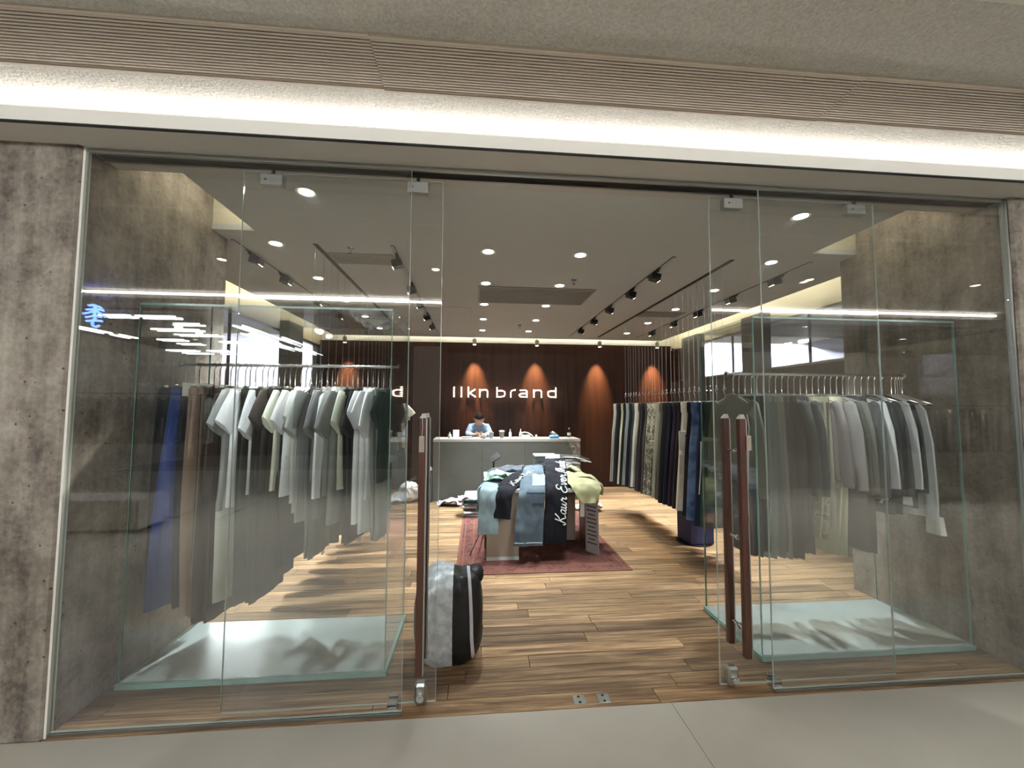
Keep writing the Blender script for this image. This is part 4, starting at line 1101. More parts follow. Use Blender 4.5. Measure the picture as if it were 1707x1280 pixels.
# hands: palm and five fingers each, closing on a small object
for s in (-1, 1):
    wr = Vector((s*.085, -.42, 1.10)); d = Vector((-s*.75, -.62, .02)).normalized(); side = Vector((-s*.55, .75, .1)).normalized(); dn = Vector((0, 0, -1))
    jj = [(wr, .022), (wr+d*.035, (.030, .018)), (wr+d*.075, (.034, .015))]; ee = [(0, 1), (1, 2)]
    for f, (off, ln) in enumerate(((-.028, .060), (-.010, .072), (.008, .068), (.026, .054))):
        b = wr+d*.078+Vector((0, 0, -off)); k = len(jj)
        jj += [(b, .0095), (b+d*ln*.5-side*.006, .009), (b+d*ln*.85-side*.022, .008), (b+d*ln*.95-side*.036, .007)]
        ee += [(2, k), (k, k+1), (k+1, k+2), (k+2, k+3)]
    k = len(jj); b = wr+d*.03+Vector((0, 0, .026))
    jj += [(b, .011), (b+d*.03+Vector((0, 0, .020))-side*.012, .0105), (b+d*.058+Vector((0, 0, .026))-side*.028, .009)]
    ee += [(1, k), (k, k+1), (k+1, k+2)]
    skin_body('hand', [(tuple(a), b) for a, b in jj], ee, M['skin'], pr_, 1)
# head
HC = Vector((0, -.245, 1.365)); tilt = Matrix.Rotation(.55, 3, 'X') @ Matrix.Scale(1.1, 3)
def headpt(p): return tuple(HC+tilt @ Vector(p))
hm = bmesh.new(); bmesh.ops.create_uvsphere(hm, u_segments=28, v_segments=20, radius=1)
for v in hm.verts:
    x, y, z = v.co
    q = Vector((x*.076*(1-.22*max(0, -z)), y*.094, z*.115))
    if y < 0: q.y -= .010*math.exp(-((x/.35)**2))*math.exp(-((z+.75)/.28)**2)       # chin
    if y < -.5: q.y += .006*math.exp(-((z-.05)/.12)**2)*math.exp(-(((abs(x)-.38)/.2)**2))   # eye sockets
    q.y -= .024*math.exp(-((x/.13)**2))*math.exp(-((z+.22)/.16)**2)*(1 if y < 0 else 0)      # nose
    v.co = Vector(headpt(q))
me = bpy.data.meshes.new('head'); hm.to_mesh(me); hm.free(); me.shade_smooth()
hd = obj('head', me, M['skin'], pr_)
for s in (-1, 1):
    MB().lathe([(0, -.012), (.008, -.009), (.012, 0), (.008, .009), (0, .012)], headpt((s*.030, -.080, .008)), 12).build('eye', plain('eye white', lin((230, 226, 220)), .3), hd, True)
    MB().tube([headpt((s*.046, -.083, .034)), headpt((s*.03, -.089, .038)), headpt((s*.014, -.090, .033))], .0035, 6).build('eyebrow', M['hair'], hd)
    e = MB(); e.tube([headpt((s*.074, -.005, .02)), headpt((s*.086, .004, .028)), headpt((s*.088, .01, .005)), headpt((s*.080, .004, -.025)), headpt((s*.074, -.004, -.03))], [.008, .009, .009, .008, .006], 8); e.build('ear', M['skin'], hd, True)
MB().tube([headpt((-.024, -.090, -.062)), headpt((0, -.097, -.059)), headpt((.024, -.090, -.062))], [.003, .0055, .003], 8).build('mouth', plain('lips', lin((176, 96, 88)), .5), hd, True)
hr = bmesh.new(); bmesh.ops.create_uvsphere(hr, u_segments=28, v_segments=20, radius=1)
dele = []
for v in hr.verts:
    x, y, z = v.co
    w = 1+.05*noise.noise((x*5, y*5, z*9))
    q = Vector((x*.086*w, y*.104*w+.008, z*.126*w+.006))
    if y < -.25 and z < .36: q = q*.80
    if z < -.45: q = q*.80
    v.co = Vector(headpt(q))
me = bpy.data.meshes.new('hair'); hr.to_mesh(me); hr.free(); me.shade_smooth()
ha = obj('hair', me, M['hair'], pr_)
bm_ = bmesh.new(); bmesh.ops.create_icosphere(bm_, subdivisions=3, radius=.045)
for v in bm_.verts:
    v.co = v.co*(1+.12*noise.noise(v.co*60)); v.co = Vector(headpt(v.co+Vector((0, .11, .03))))
me = bpy.data.meshes.new('hair_bun'); bm_.to_mesh(me); bm_.free(); me.shade_smooth(); obj('hair_bun', me, M['hair'], ha)
# stool
t = thing('stool', (PX, 7.88, 0), 'black round stool under the person behind the counter', 'stool')
MB().lathe([(0, .60), (.17, .60), (.18, .62), (.17, .645), (0, .65)], n=24).build('seat', M['black'], t, True)
MB().cyl((0, 0, .03), (0, 0, .60), .025, 14).build('post', M['chrome'], t)
MB().lathe([(0, 0), (.15, 0), (.15, .012), (.03, .03), (0, .03)], n=24).build('base', M['chrome'], t, True)

# ---- black tablet stand before the counter
t = thing('tablet_stand', (.28, 6.55, 0), 'black floor stand with a tilted tablet before the counter', 'stand')
MB().lathe([(0, 0), (.14, 0), (.14, .012), (.02, .02), (0, .02)], n=24).build('base', M['black'], t, True)
MB().cyl((0, 0, .02), (0, 0, .75), .014, 12).build('post', M['black'], t)
Mx = Matrix.Rotation(-.6, 3, 'Y') @ Matrix.Rotation(.7, 3, 'X')
tb = MB().cbox((.02, 0, .79), (.085, .06, .008), Mx).build('tablet', M['black'], t)
MB().cbox((.02, 0, .801), (.078, .053, .001), Mx).build('screen', plain('dark screen', lin((60, 66, 70)), .15), tb)
MB().tube([(0, 0, .74), (.005, 0, .78)], .02, 10).build('pivot', M['black'], t)
# side cabinet and bits at the free end of the counter
t = thing('side_cabinet', (-.83, 7.15, 0), 'narrow grey cabinet standing against the counter end', 'cabinet')
MB().box(-.085, .085, -.2, .2, 0, .50).build('body', M['counter'], t)
MB().box(-.08, .08, -.207, -.2005, .02, .48).build('door', M['counter'], t)
MB().box(.06, .07, -.216, -.207, .30, .40).build('handle', M['black'], t)
MB().box(-.09, .09, -.21, .205, .50, .515).build('top', M['dark'], t)
t = thing('crumpled_paper', (-.83, 7.1, .515), 'crumpled white paper on the narrow grey cabinet', 'paper')
def crump(u, v): 
    x = (u-.5)*.14; y = (v-.5)*.14; r_ = math.hypot(x, y)
    return (x, y, .002+max(0, .11-1.3*r_)+.02*abs(noise.noise((x*30, y*30, 2))))
MB().grid(10, 10, crump).build('sheet', M['paper'], t)
t = thing('low_cabinet', (-2.1, 7.35, 0), 'low grey cabinet behind the cable row by the white sack', 'cabinet')
MB().box(-.45, .45, -.25, .25, .0, .80).build('body', M['counter'], t)
for s in (-1, 1):
    d_ = MB().box(s*.225-.215, s*.225+.215, -.262, -.2505, .05, .77).build('door', M['counter'], t)
    MB().box(s*.04-.006, s*.04+.006, -.275, -.262, .35, .5).build('handle', M['steel'], d_)
MB().box(-.47, .47, -.27, .26, .80, .83).build('top', M['countertop'], t)

# ================================================================== SOFT THINGS
def blob(c, size, nx=18, na=28, e=2.6, amp=.08, freq=5, seed=0, flat=.0):
    mb = MB(); rings = []
    for i in range(nx+1):
        xx = -1+2*i/nx; xx = math.copysign(1-(1-abs(xx))**1.6, xx)*.999
        s = max(.02, (1-abs(xx)**e))**(1/e)
        rg_ = []
        for j in range(na):
            a = 2*PI*j/na; ca, sa = math.cos(a), math.sin(a)
            f = 1+amp*noise.noise((xx*freq*.5+seed, ca*freq*.5, sa*freq*.5))+amp*.4*noise.noise((xx*freq*2+seed, ca*freq*1.6, sa*freq*1.6))
            yy = s*math.copysign(abs(ca)**.7, ca)*f; zz = s*math.copysign(abs(sa)**.7, sa)*f
            z = c[2]+zz*size[2]
            rg_.append((c[0]+xx*size[0]*(1+amp*.3*noise.noise((a, xx, seed))), c[1]+yy*size[1], max(z, flat)))
        rings.append(rg_)
    return mb.loft(rings)
def band(c, size, x0, x1, a0, a1, e=2.6, amp=.08, freq=5, seed=0, off=.006, n=30, nx=5, flat=.002, slant=0):
    mb = MB()
    def fn(u, v):
        a = a0+(a1-a0)*u; xr = (x0+(x1-x0)*v+slant*(u-.5)-c[0])/size[0]
        s = max(.02, (1-min(.999, abs(xr))**e))**(1/e); ca, sa = math.cos(a), math.sin(a)
        f = 1+amp*noise.noise((xr*freq*.5+seed, ca*freq*.5, sa*freq*.5))+off/.25
        return (c[0]+xr*size[0], c[1]+s*f*math.copysign(abs(ca)**.7, ca)*size[1], max(flat, c[2]+s*f*math.copysign(abs(sa)**.7, sa)*size[2]))
    return mb.grid(n, nx, fn)
def local(mb, c):
    mb.v = [(a-c[0], b-c[1], d-c[2]) for a, b, d in mb.v]; return mb
# taped black sack standing inside the doorway
bc = (-.165, 2.69, .275); bs = (.215, .165, .285); org = (-.165, 2.69, 0)
t = thing('taped_bag', org, 'bulky black fabric bag wrapped in silver tape standing behind the glass door', 'bag')
local(blob(bc, bs, 48, 90, 3.2, .10, 5, 3, .001), org).build('sack', M['baglack'], t, True)
local(band(bc, bs, -.305, -.135, PI*.42, PI*1.56, 3.2, .09, 5, 3, .012), org).build('tape_band', M['tape'], t, True)
local(band(bc, bs, -.345, -.27, PI*.50, PI*1.30, 3.2, .09, 5, 3, .006, slant=.02), org).build('tape_band', M['tape'], t, True)
local(band(bc, bs, -.030, -.010, PI*.45, PI*1.55, 3.2, .09, 5, 3, .010, nx=3, slant=.05), org).build('strap', cloth((188, 186, 192)), t, True)
local(blob((-.0, 2.74, .50), (.055, .07, .055), 12, 18, 2.2, .25, 6, 9), org).build('knotted_corner', M['baglack'], t, True)
local(blob((-.30, 2.72, .515), (.06, .06, .035), 12, 18, 2.2, .2, 6, 5), org).build('knotted_corner', plain('brown sack fabric', lin((66, 56, 46)), .7, bump=.5, bscale=18), t, True)
# white sack by the counter
t = thing('plastic_sack', (-1.13, 7.05, 0), 'tied white plastic sack on the floor before the low cabinet', 'bag')
local(blob((-1.13, 7.05, .16), (.17, .14, .165), 16, 26, 2.3, .22, 6, 12, .001), (-1.13, 7.05, 0)).build('sack', M['plasticbag'], t)
MB().tube([(0, 0, .31), (.02, 0, .35), (.06, .01, .37), (.10, 0, .40)], [.03, .018, .02, .03], 8).build('knot', M['black'], t)
t = thing('rag_heap', (-1.42, 6.93, 0), 'low heap of dark and pale cloth beside the white sack', 'cloth')
local(blob((-1.42, 6.93, .03), (.17, .12, .05), 14, 22, 2.2, .3, 7, 33, .001), (-1.42, 6.93, 0)).build('dark_cloth', cloth((70, 70, 76)), t)
local(blob((-1.34, 6.87, .04), (.11, .08, .05), 14, 22, 2.2, .3, 7, 43, .001), (-1.42, 6.93, 0)).build('pale_cloth', cloth((170, 176, 176)), t)

# ---- rug
def rug_mat():
    m, nt, b = nodes('worn red rug')
    tc = N(nt, 'ShaderNodeTexCoord'); sp = N(nt, 'ShaderNodeSeparateXYZ'); nt.links.new(tc.outputs['Generated'], sp.inputs[0])
    def edge(o_, sz):
        a = N(nt, 'ShaderNodeMath'); a.operation = 'SUBTRACT'; a.inputs[1].default_value = .5; nt.links.new(o_, a.inputs[0])
        c = N(nt, 'ShaderNodeMath'); c.operation = 'ABSOLUTE'; nt.links.new(a.outputs[0], c.inputs[0])
        d = N(nt, 'ShaderNodeMath'); d.operation = 'SUBTRACT'; d.inputs[0].default_value = .5; nt.links.new(c.outputs[0], d.inputs[1])
        e = N(nt, 'ShaderNodeMath'); e.operation = 'MULTIPLY'; e.inputs[1].default_value = sz; nt.links.new(d.outputs[0], e.inputs[0]); return e
    ex = edge(sp.outputs[0], 1.74); ey = edge(sp.outputs[1], 2.3)
    mn = N(nt, 'ShaderNodeMath'); mn.operation = 'MINIMUM'; nt.links.new(ex.outputs[0], mn.inputs[0]); nt.links.new(ey.outputs[0], mn.inputs[1])
    rp = N(nt, 'ShaderNodeValToRGB'); rp.color_ramp.interpolation = 'CONSTANT'; e = rp.color_ramp.elements
    e[0].position = 0; e[0].color = lin((92, 52, 38)); e[1].position = .03; e[1].color = lin((48, 22, 19))
    for p, c in ((.05, (104, 60, 46)), (.065, (60, 27, 23)), (.16, (98, 54, 42)), (.175, (72, 33, 28))):
        k = e.new(p); k.color = lin(c)
    nt.links.new(mn.outputs[0], rp.inputs[0])
    n1 = N(nt, 'ShaderNodeTexNoise', Scale=38.0, Detail=4.0); nt.links.new(tc.outputs['Object'], n1.inputs['Vector'])
    vo = N(nt, 'ShaderNodeTexVoronoi', Scale=9.0); vo.feature = 'F1'; nt.links.new(tc.outputs['Object'], vo.inputs['Vector'])
    r2_ = N(nt, 'ShaderNodeValToRGB'); r2_.color_ramp.elements[0].position = .52; r2_.color_ramp.elements[1].position = .72
    r2_.color_ramp.elements[0].color = (0, 0, 0, 1); r2_.color_ramp.elements[1].color = (1, 1, 1, 1)
    sm = N(nt, 'ShaderNodeMath'); sm.operation = 'MULTIPLY_ADD'; sm.inputs[1].default_value = .35; nt.links.new(vo.outputs['Distance'], sm.inputs[0]); nt.links.new(n1.outputs[0], sm.inputs[2])
    nt.links.new(sm.outputs[0], r2_.inputs[0])
    mx = N(nt, 'ShaderNodeMix'); mx.data_type = 'RGBA'; mx.inputs[7].default_value = lin((104, 62, 50))
    hf = N(nt, 'ShaderNodeMath'); hf.operation = 'MULTIPLY'; hf.inputs[1].default_value = .6; nt.links.new(r2_.outputs[0], hf.inputs[0])
    nt.links.new(hf.outputs[0], mx.inputs[0]); nt.links.new(rp.outputs[0], mx.inputs[6]); nt.links.new(mx.outputs[2], b.inputs['Base Color'])
    b.inputs['Roughness'].default_value = .95
    bp = N(nt, 'ShaderNodeBump', Strength=.4, Distance=.004); nt.links.new(n1.outputs[0], bp.inputs['Height']); nt.links.new(bp.outputs[0], b.inputs['Normal'])
    return m
rug = MB().bev(-.87, .87, -1.14, 1.14, 0, .009, .003).build('rug', rug_mat()); rug.location = (.68, 5.08, 0)
tag(rug, 'worn red patterned rug under the display table', 'rug')

# ---- display table
TX0, TX1, TY0, TY1, TZ = .10, 1.32, 4.26, 5.42, .74; RZ = .009
t = thing('display_table', ((TX0+TX1)/2, (TY0+TY1)/2, RZ), 'beige panel-legged display table heaped with clothes on the rug', 'table')
oo = ((TX0+TX1)/2, (TY0+TY1)/2, RZ)
local(MB().bev(TX0, TX1, TY0, TY1, TZ-.04, TZ, .004), oo).build('table_top', M['tabletop'], t)
local(MB().box(.115, .452, 4.275, 4.305, .009, TZ-.0405), oo).build('panel_leg', M['table'], t)
local(MB().box(.113, .454, 4.272, 4.275, .010, .045), oo).build('kick_strip', M['tabletop'], t)
local(MB().box(1.285, 1.315, 4.56, 5.0, .009, TZ-.0405), oo).build('panel_leg', plain('brown panel', lin((92, 66, 52)), .5, var=.1), t)
local(MB().box(.86, 1.20, 4.86, 4.89, .009, TZ-.0405), oo).build('panel_leg', M['table'], t)
local(MB().box(.13, .16, 5.0, 5.38, .009, TZ-.0405), oo).build('panel_leg', M['table'], t)
# paper notice leaning on the table's end panel, with rows of print
t = thing('paper_notice', (1.33, 4.45, .009), 'white printed notice board leaning against the table end', 'notice')
nb = MB().add([(0, -.085, 0), (0, .085, 0), (-.008, .085, .60), (-.008, -.085, .60), (.012, -.085, 0), (.012, .085, 0), (.002, .085, .60), (.002, -.085, .60)], [(0,1,2,3),(7,6,5,4),(0,4,5,1),(1,5,6,2),(2,6,7,3),(3,7,4,0)])
nt_ = nb.build('board', plain('grey notice paper', lin((150, 142, 142)), .8), t)
t.rotation_euler = (0, 0, .63); t.location = (1.275, 4.41, .009)
for i in range(11):
    z = .54-.044*i; w = .065*(1 if i % 3 else .7)
    xo = -.0012-.008*z/.60
    MB().add([(xo, -w, z), (xo, w, z), (xo, w, z+.014), (xo, -w, z+.014)], [(0, 1, 2, 3)]).build('print_line', cloth((70, 68, 66)), nt_)

# ---- draped clothes
def spline(P, n):
    P = [Vector(p) for p in P]; out = []
    for i in range(len(P)-1):
        p0, p1, p2, p3 = P[max(i-1, 0)], P[i], P[i+1], P[min(i+2, len(P)-1)]
        for k in range(n):
            s = k/n
            out.append(.5*((2*p1)+(p2-p0)*s+(2*p0-5*p1+4*p2-p3)*s*s+(3*p1-p0-3*p2+p3)*s**3))
    out.append(P[-1]); return out
class Strip:
    def __init__(s, path, hw, th=.02, seed=0, wr=.012, side=(1, 0, 0), n=10, nw=18):
        s.P = spline(path, n); m = len(s.P); s.th = th; s.seed = seed; s.wr = wr; s.nw = nw
        H_ = hw if isinstance(hw, (list, tuple)) else [hw]*len(path)
        s.hw = []
        for i in range(m):
            f = i/(m-1)*(len(H_)-1); a = min(int(f), len(H_)-2); s.hw.append(H_[a]+(H_[a+1]-H_[a])*(f-a))
        s.side = Vector(side).normalized()
        s.nrm = []
        for i in range(m):
            d = s.P[min(i+1, m-1)]-s.P[max(i-1, 0)]
            s.nrm.append(d.cross(s.side).normalized())
        s.L = [0]
        for i in range(1, m): s.L.append(s.L[-1]+(s.P[i]-s.P[i-1]).length)
    def wrinkle(s, q):
        return s.wr*(1.2*noise.noise((q.x*11+s.seed, q.y*11, q.z*7))+.7*noise.noise((q.x*27+s.seed, q.y*27, q.z*13+s.seed)))
    def pt(s, i, w, off):
        p = s.P[i]; q = p+s.side*(w*s.hw[i])
        return q+s.nrm[i]*(off+s.wrinkle(q))
    def at(s, dist, w, off):
        i = 0
        while i < len(s.L)-2 and s.L[i+1] < dist: i += 1
        f = (dist-s.L[i])/max(1e-6, s.L[i+1]-s.L[i])
        a = s.P[i].lerp(s.P[i+1], f)+s.side*w; nn = s.nrm[i].lerp(s.nrm[i+1], f)
        return a+nn*(off+s.wrinkle(a))
    def mesh(s):
        mb = MB(); rings = []
        for i in range(len(s.P)):
            r_ = []
            for j in range(s.nw+1):
                w = -1+2*j/s.nw; r_.append(s.pt(i, w, s.th*.5*(1-.7*abs(w)**6)))
            for j in range(s.nw, -1, -1):
                w = -1+2*j/s.nw; r_.append(s.pt(i, w*.995, -s.th*.5*(1-.7*abs(w)**6)))
            rings.append(r_)
        return mb.loft(rings)
def drape(name, org, parts, label, cat, group='clothes heaped on the display table'):
    t = thing(name, org, label, cat, group)
    for pn, st, mt in parts: local(st.mesh(), org).build(pn, mt, t, True)
    return t
fy = TY0-.02
# light jeans over the corner by the tablet stand
drape('light_jeans', (.15, 4.30, TZ), [('trouser_leg', Strip([(.26, 4.75, TZ+.03), (.20, 4.45, TZ+.035), (.155, 4.27, TZ+.015), (.135, 4.225, TZ-.05), (.13, 4.215, TZ-.25), (.125, 4.205, .30)], [.10, .11, .10, .10, .105, .11], .024, 1), M['denim_light']),
      ('trouser_leg', Strip([(.20, 4.8, TZ+.035), (.13, 4.55, TZ+.04), (.07, 4.42, TZ+.012), (.055, 4.39, TZ-.08), (.05, 4.38, .50)], .10, .022, 2, side=(.5, 1, 0)), M['denim_light'])],
      'light washed jeans hanging over the table corner by the tablet stand', 'jeans')
drape('pale_green_top', (.25, 4.6, TZ+.06), [('cloth_fold', Strip([(.12, 4.62, TZ+.065), (.22, 4.60, TZ+.115), (.34, 4.60, TZ+.10), (.45, 4.62, TZ+.06)], .15, .03, 5, .03, (0, 1, 0)), cloth((118, 140, 128))),
      ('cloth_fold', Strip([(.10, 4.52, TZ+.058), (.2, 4.46, TZ+.09), (.30, 4.44, TZ+.075)], .07, .02, 6, .02, (.3, 1, 0)), cloth((112, 134, 124)))], 'crumpled pale green top beside the black printed trousers', 'top')
# black trousers with white script
org = (.6, 4.4, TZ+.1)
A = Strip([(.92, 4.95, TZ+.16), (.76, 4.72, TZ+.17), (.55, 4.50, TZ+.13), (.36, 4.33, TZ+.05), (.285, 4.225, TZ-.02), (.27, 4.20, TZ-.12), (.262, 4.19, .46)], [.11, .12, .12, .11, .105, .10, .10], .035, 8, .014, (1, -.35, 0))
B = Strip([(.98, 5.02, TZ+.24), (.93, 4.72, TZ+.22), (.885, 4.46, TZ+.15), (.86, 4.30, TZ+.06), (.845, 4.225, TZ-.03), (.835, 4.20, TZ-.16), (.82, 4.185, .42), (.81, 4.18, .20)], [.11, .12, .12, .12, .12, .12, .125, .13], .035, 9, .012)
blk = cloth((16, 16, 22))
tr = drape('printed_trousers', org, [('trouser_leg', A, blk), ('trouser_leg', B, blk),
      ('seat_panel', Strip([(.55, 4.72, TZ+.13), (.75, 4.76, TZ+.165), (.97, 4.78, TZ+.23)], .14, .03, 4, .02, (0, 1, .0)), blk),
      ('waistband', Strip([(.84, 4.86, TZ+.235), (.92, 4.82, TZ+.27), (1.0, 4.80, TZ+.275)], .03, .012, 14, .004, (.0, .6, .6)), cloth((190, 190, 186)))],
      'black trousers with white script lettering draped over the table front', 'trousers')
PEN = {
 'K': (.78, [[(-.12, .22), (-.10, .04), (.02, .0), (.10, .25), (.22, 1.0)], [(.66, 1.02), (.42, .66), (.15, .48)], [(.18, .5), (.38, .28), (.50, .02), (.74, .08)]]),
 'a': (.54, [[(.42, .42), (.25, .5), (.08, .35), (.05, .12), (.15, 0), (.3, .1), (.41, .42), (.38, .1), (.45, 0), (.56, .1)]]),
 'u': (.52, [[(.0, .4), (.07, .5), (.05, .15), (.13, 0), (.26, .1), (.36, .48), (.34, .12), (.42, 0), (.54, .1)]]),
 'r': (.48, [[(.0, .1), (.12, .45), (.18, .55), (.22, .42), (.36, .44), (.33, .15), (.4, 0), (.5, .1)]]),
 'E': (.66, [[(.58, .86), (.42, 1.02), (.2, .92), (.2, .66), (.44, .56), (.2, .5), (.04, .28), (.12, .03), (.36, -.02), (.6, .18)]]),
 'v': (.46, [[(.0, .42), (.08, .5), (.12, .1), (.2, 0), (.34, .3), (.36, .5), (.48, .42)]]),
 'e': (.38, [[(.02, .12), (.2, .25), (.3, .42), (.2, .52), (.08, .35), (.06, .12), (.18, 0), (.4, .12)]]),
 'M': (.96, [[(-.08, .12), (.0, .0), (.1, .4), (.26, 1.0), (.35, .4), (.40, .08), (.56, .6), (.72, 1.0), (.74, .4), (.80, 0), (.96, .1)]]),
 'd': (.56, [[(.4, .4), (.25, .5), (.06, .3), (.1, .02), (.28, .1), (.42, .5), (.54, 1.0), (.47, .4), (.47, .04), (.58, .1)]]), ' ': (.34, [])}
def script(txt, size, shear, strip, d0, w0, parent):
    tot = strip.L[-1]; x = d0
    for ch in txt:
        adv, strokes = PEN[ch]
        if strokes:
            mb = MB()
            for st in strokes:
                P = spline([(a_, b_, 0) for a_, b_ in st], 4)
                mb.tube([strip.at(tot-(x+(p.x+shear*p.y)*size), w0-p.y*size, strip.th*.5+.004)-Vector(org) for p in P], size*.052, 5)
            mb.build('script_letter', cloth((214, 216, 214)), parent)
        x += adv*size
script('Kaur Ever Made', .112, .25, B, .20, .105, tr)
script('Kaur Ever', .075, .25, A, .36, .08, tr)
# grey denim shorts in front
S1 = Strip([(.66, 4.62, TZ+.19), (.62, 4.42, TZ+.12), (.595, 4.26, TZ+.04), (.575, 4.175, TZ-.04), (.56, 4.155, TZ-.20), (.545, 4.14, .40), (.53, 4.13, .20)], [.10, .125, .135, .135, .14, .145, .15], .03, 11, .012)
sh = drape('denim_shorts', (.58, 4.3, TZ), [('trouser_leg', S1, M['denim_grey'])], 'grey washed denim shorts with a flap pocket hanging over the table front', 'shorts')
def on_strip(st, s0, s1, w0, w1, off, n=8):
    mb = MB()
    mb.grid(n, 4, lambda u, v: st.at(s0+(s1-s0)*u, w0+(w1-w0)*v, off+.004*math.sin(u*PI)))
    return mb
local(on_strip(S1, .28, .60, .0, .125, .026), (.58, 4.3, TZ)).build('pocket', M['denim_grey'], sh, True)
local(on_strip(S1, .25, .44, -.005, .13, .034), (.58, 4.3, TZ)).build('pocket_flap', M['denim_light'], sh, True)
local(on_strip(S1, .50, .515, -.06, .13, .036), (.58, 4.3, TZ)).build('dark_seam_fold', cloth((52, 62, 70)), sh, True)  # thin darker band of cloth across the leg
local(on_strip(S1, S1.L[-1]-.035, S1.L[-1]-.028, -.14, .14, .018), (.58, 4.3, TZ)).build('hem_stitching', cloth((168, 184, 190)), sh, True)
# cream top over the far corner
drape('cream_top', (1.2, 4.5, TZ), [('cloth_fold', Strip([(1.02, 4.75, TZ+.06), (1.08, 4.5, TZ+.08), (1.14, 4.32, TZ+.055), (1.17, 4.225, TZ-.0), (1.185, 4.19, TZ-.14)], [.14, .16, .17, .16, .07], .024, 15, .02), cloth((150, 147, 112))),
      ('cloth_fold', Strip([(1.08, 4.62, TZ+.07), (1.22, 4.56, TZ+.09), (1.36, 4.50, TZ+.03), (1.39, 4.48, TZ-.10)], [.13, .15, .14, .10], .024, 16, .02, (0, 1, 0)), cloth((142, 139, 106))),
      ('sleeve', Strip([(1.33, 4.62, TZ+.02), (1.39, 4.64, TZ-.06), (1.40, 4.66, TZ-.24)], .06, .03, 18, .01, (0, 1, 0)), cloth((128, 124, 104)))], 'cream cotton top hanging over the table corner above the notice', 'top')
drape('white_waist_strap', (1.15, 4.45, .5), [('strap', Strip([(1.16, 4.44, TZ-.03), (1.17, 4.42, TZ-.15), (1.17, 4.42, .40)], .025, .008, 22, .004), cloth((200, 200, 190)))], 'narrow pale strap hanging below the cream top', 'strap')
drape('heaped_greys', (1.05, 5.0, TZ), [('cloth_fold', Strip([(.85, 5.2, TZ+.04), (1.0, 5.05, TZ+.13), (1.15, 4.95, TZ+.12), (1.28, 4.9, TZ+.04)], .18, .05, 25, .035, (0, 1, 0)), cloth((96, 98, 96))),
      ('cloth_fold', Strip([(1.0, 4.86, TZ+.10), (1.12, 4.80, TZ+.15), (1.22, 4.76, TZ+.10)], .10, .04, 26, .03, (0, 1, 0)), cloth((150, 150, 118)))], 'crumpled grey and olive clothes behind the cream top', 'clothes')
drape('grey_denim_pile', (.4, 5.0, TZ), [('cloth_fold', Strip([(.15, 5.0, TZ+.03), (.35, 4.98, TZ+.09), (.6, 5.0, TZ+.10), (.8, 5.1, TZ+.04)], .2, .05, 28, .03, (0, 1, 0)), cloth((60, 64, 70)))], 'crumpled slate clothes behind the black printed trousers', 'clothes')
# loose hangers on the heap
for i, (x, y, z, rz, tilt_, mt) in enumerate(((1.12, 4.85, TZ+.22, .3, 1.15, 'plastic_w'), (1.16, 4.80, TZ+.245, .1, 1.2, 'black'), (1.19, 4.78, TZ+.26, -.1, 1.1, 'plastic_w'), (1.22, 4.82, TZ+.275, .2, 1.25, 'steel'))):
    mb = MB()
    mb.tube([(-.20, 0, -.07), (-.06, 0, -.01), (0, 0, .005), (.06, 0, -.01), (.20, 0, -.07)], .008, 6)
    mb.tube([(-.20, 0, -.07), (.20, 0, -.07)], .005, 6)
    hk = [(0, 0, .005), (0, 0, .03)]+[(.018-.018*math.cos(a), 0, .03+.018*math.sin(a)) for a in (.5, 1.2, 1.9, 2.6, 3.3)]
    mb.tube(hk, .003, 6)
    o_ = mb.build('loose_hanger', M[mt], None, True); o_.location = (x, y, z); o_.rotation_euler = (tilt_, .15, rz)
    tag(o_, ['white plastic hanger lying lowest on the clothes heap', 'black hanger lying on the clothes heap', 'white plastic hanger lying above the black one on the heap', 'grey steel hanger lying topmost on the clothes heap'][i], 'hanger', 'loose hangers on the heap')
# grey printer case at the back of the table
t = thing('receipt_printer', (.90, 5.30, TZ), 'grey box printer at the back of the display table', 'printer')
MB().bev(-.14, .14, -.1, .1, 0, .22, .008).build('body', plain('grey plastic', lin((96, 98, 98)), .5), t)
MB().bev(-.145, .145, -.105, .105, .22, .245, .006).build('lid', plain('light grey plastic', lin((196, 198, 196)), .4), t)
MB().box(-.09, .09, -.103, -.1, .08, .16).build('front_panel', M['black'], t)
# folded stacks and loose cloth on the floor by the table
fo = [((150, 158, 160), .0), ((206, 206, 214), .0), ((88, 96, 104), .02), ((196, 200, 206), -.01), ((120, 140, 142), .01)]
z = .009
for i, (c, dx) in enumerate(fo):
    t_ = .035+.01*(i % 2)
    b_ = MB().bev(-.17+dx, .17+dx, -.14, .14, 0, t_, .015).build('folded_garment', cloth(c), None, True)
    b_.location = (-.02, 6.08, z+.0005); b_.rotation_euler = (0, 0, .08*math.sin(i*2.1)); z += t_+.001
    tag(b_, ['grey-blue', 'lavender-white', 'slate', 'pale grey', 'dusty teal'][i]+' folded garment, '+nth(i+1)+' from the bottom of the stack on the rug', 'folded garment', 'folded stack on the rug')
drape('loose_shirt', (-.05, 6.05, z), [('cloth_fold', Strip([(-.26, 6.10, z+.03), (-.1, 6.04, z+.075), (.04, 6.02, z+.07), (.15, 6.05, z+.03)], .13, .03, 31, .04, (0, 1, 0)), cloth((142, 148, 158)))], 'crumpled lavender shirt thrown over the folded stack', 'shirt', 'loose clothes by the counter')
t = thing('parcel', (.02, 6.42, .0), 'flat plastic-wrapped parcel between the folded stack and the counter', 'parcel')
MB().bev(-.2, .2, -.13, .13, .0, .27, .02).build('wrapped_carton', plain('clear wrap over card', lin((150, 152, 146)), .25, var=.3, vscale=14, bump=.4, bscale=16), t, True)
MB().box(-.2, .2, -.134, -.1305, .12, .15).build('label_strip', M['black'], t)
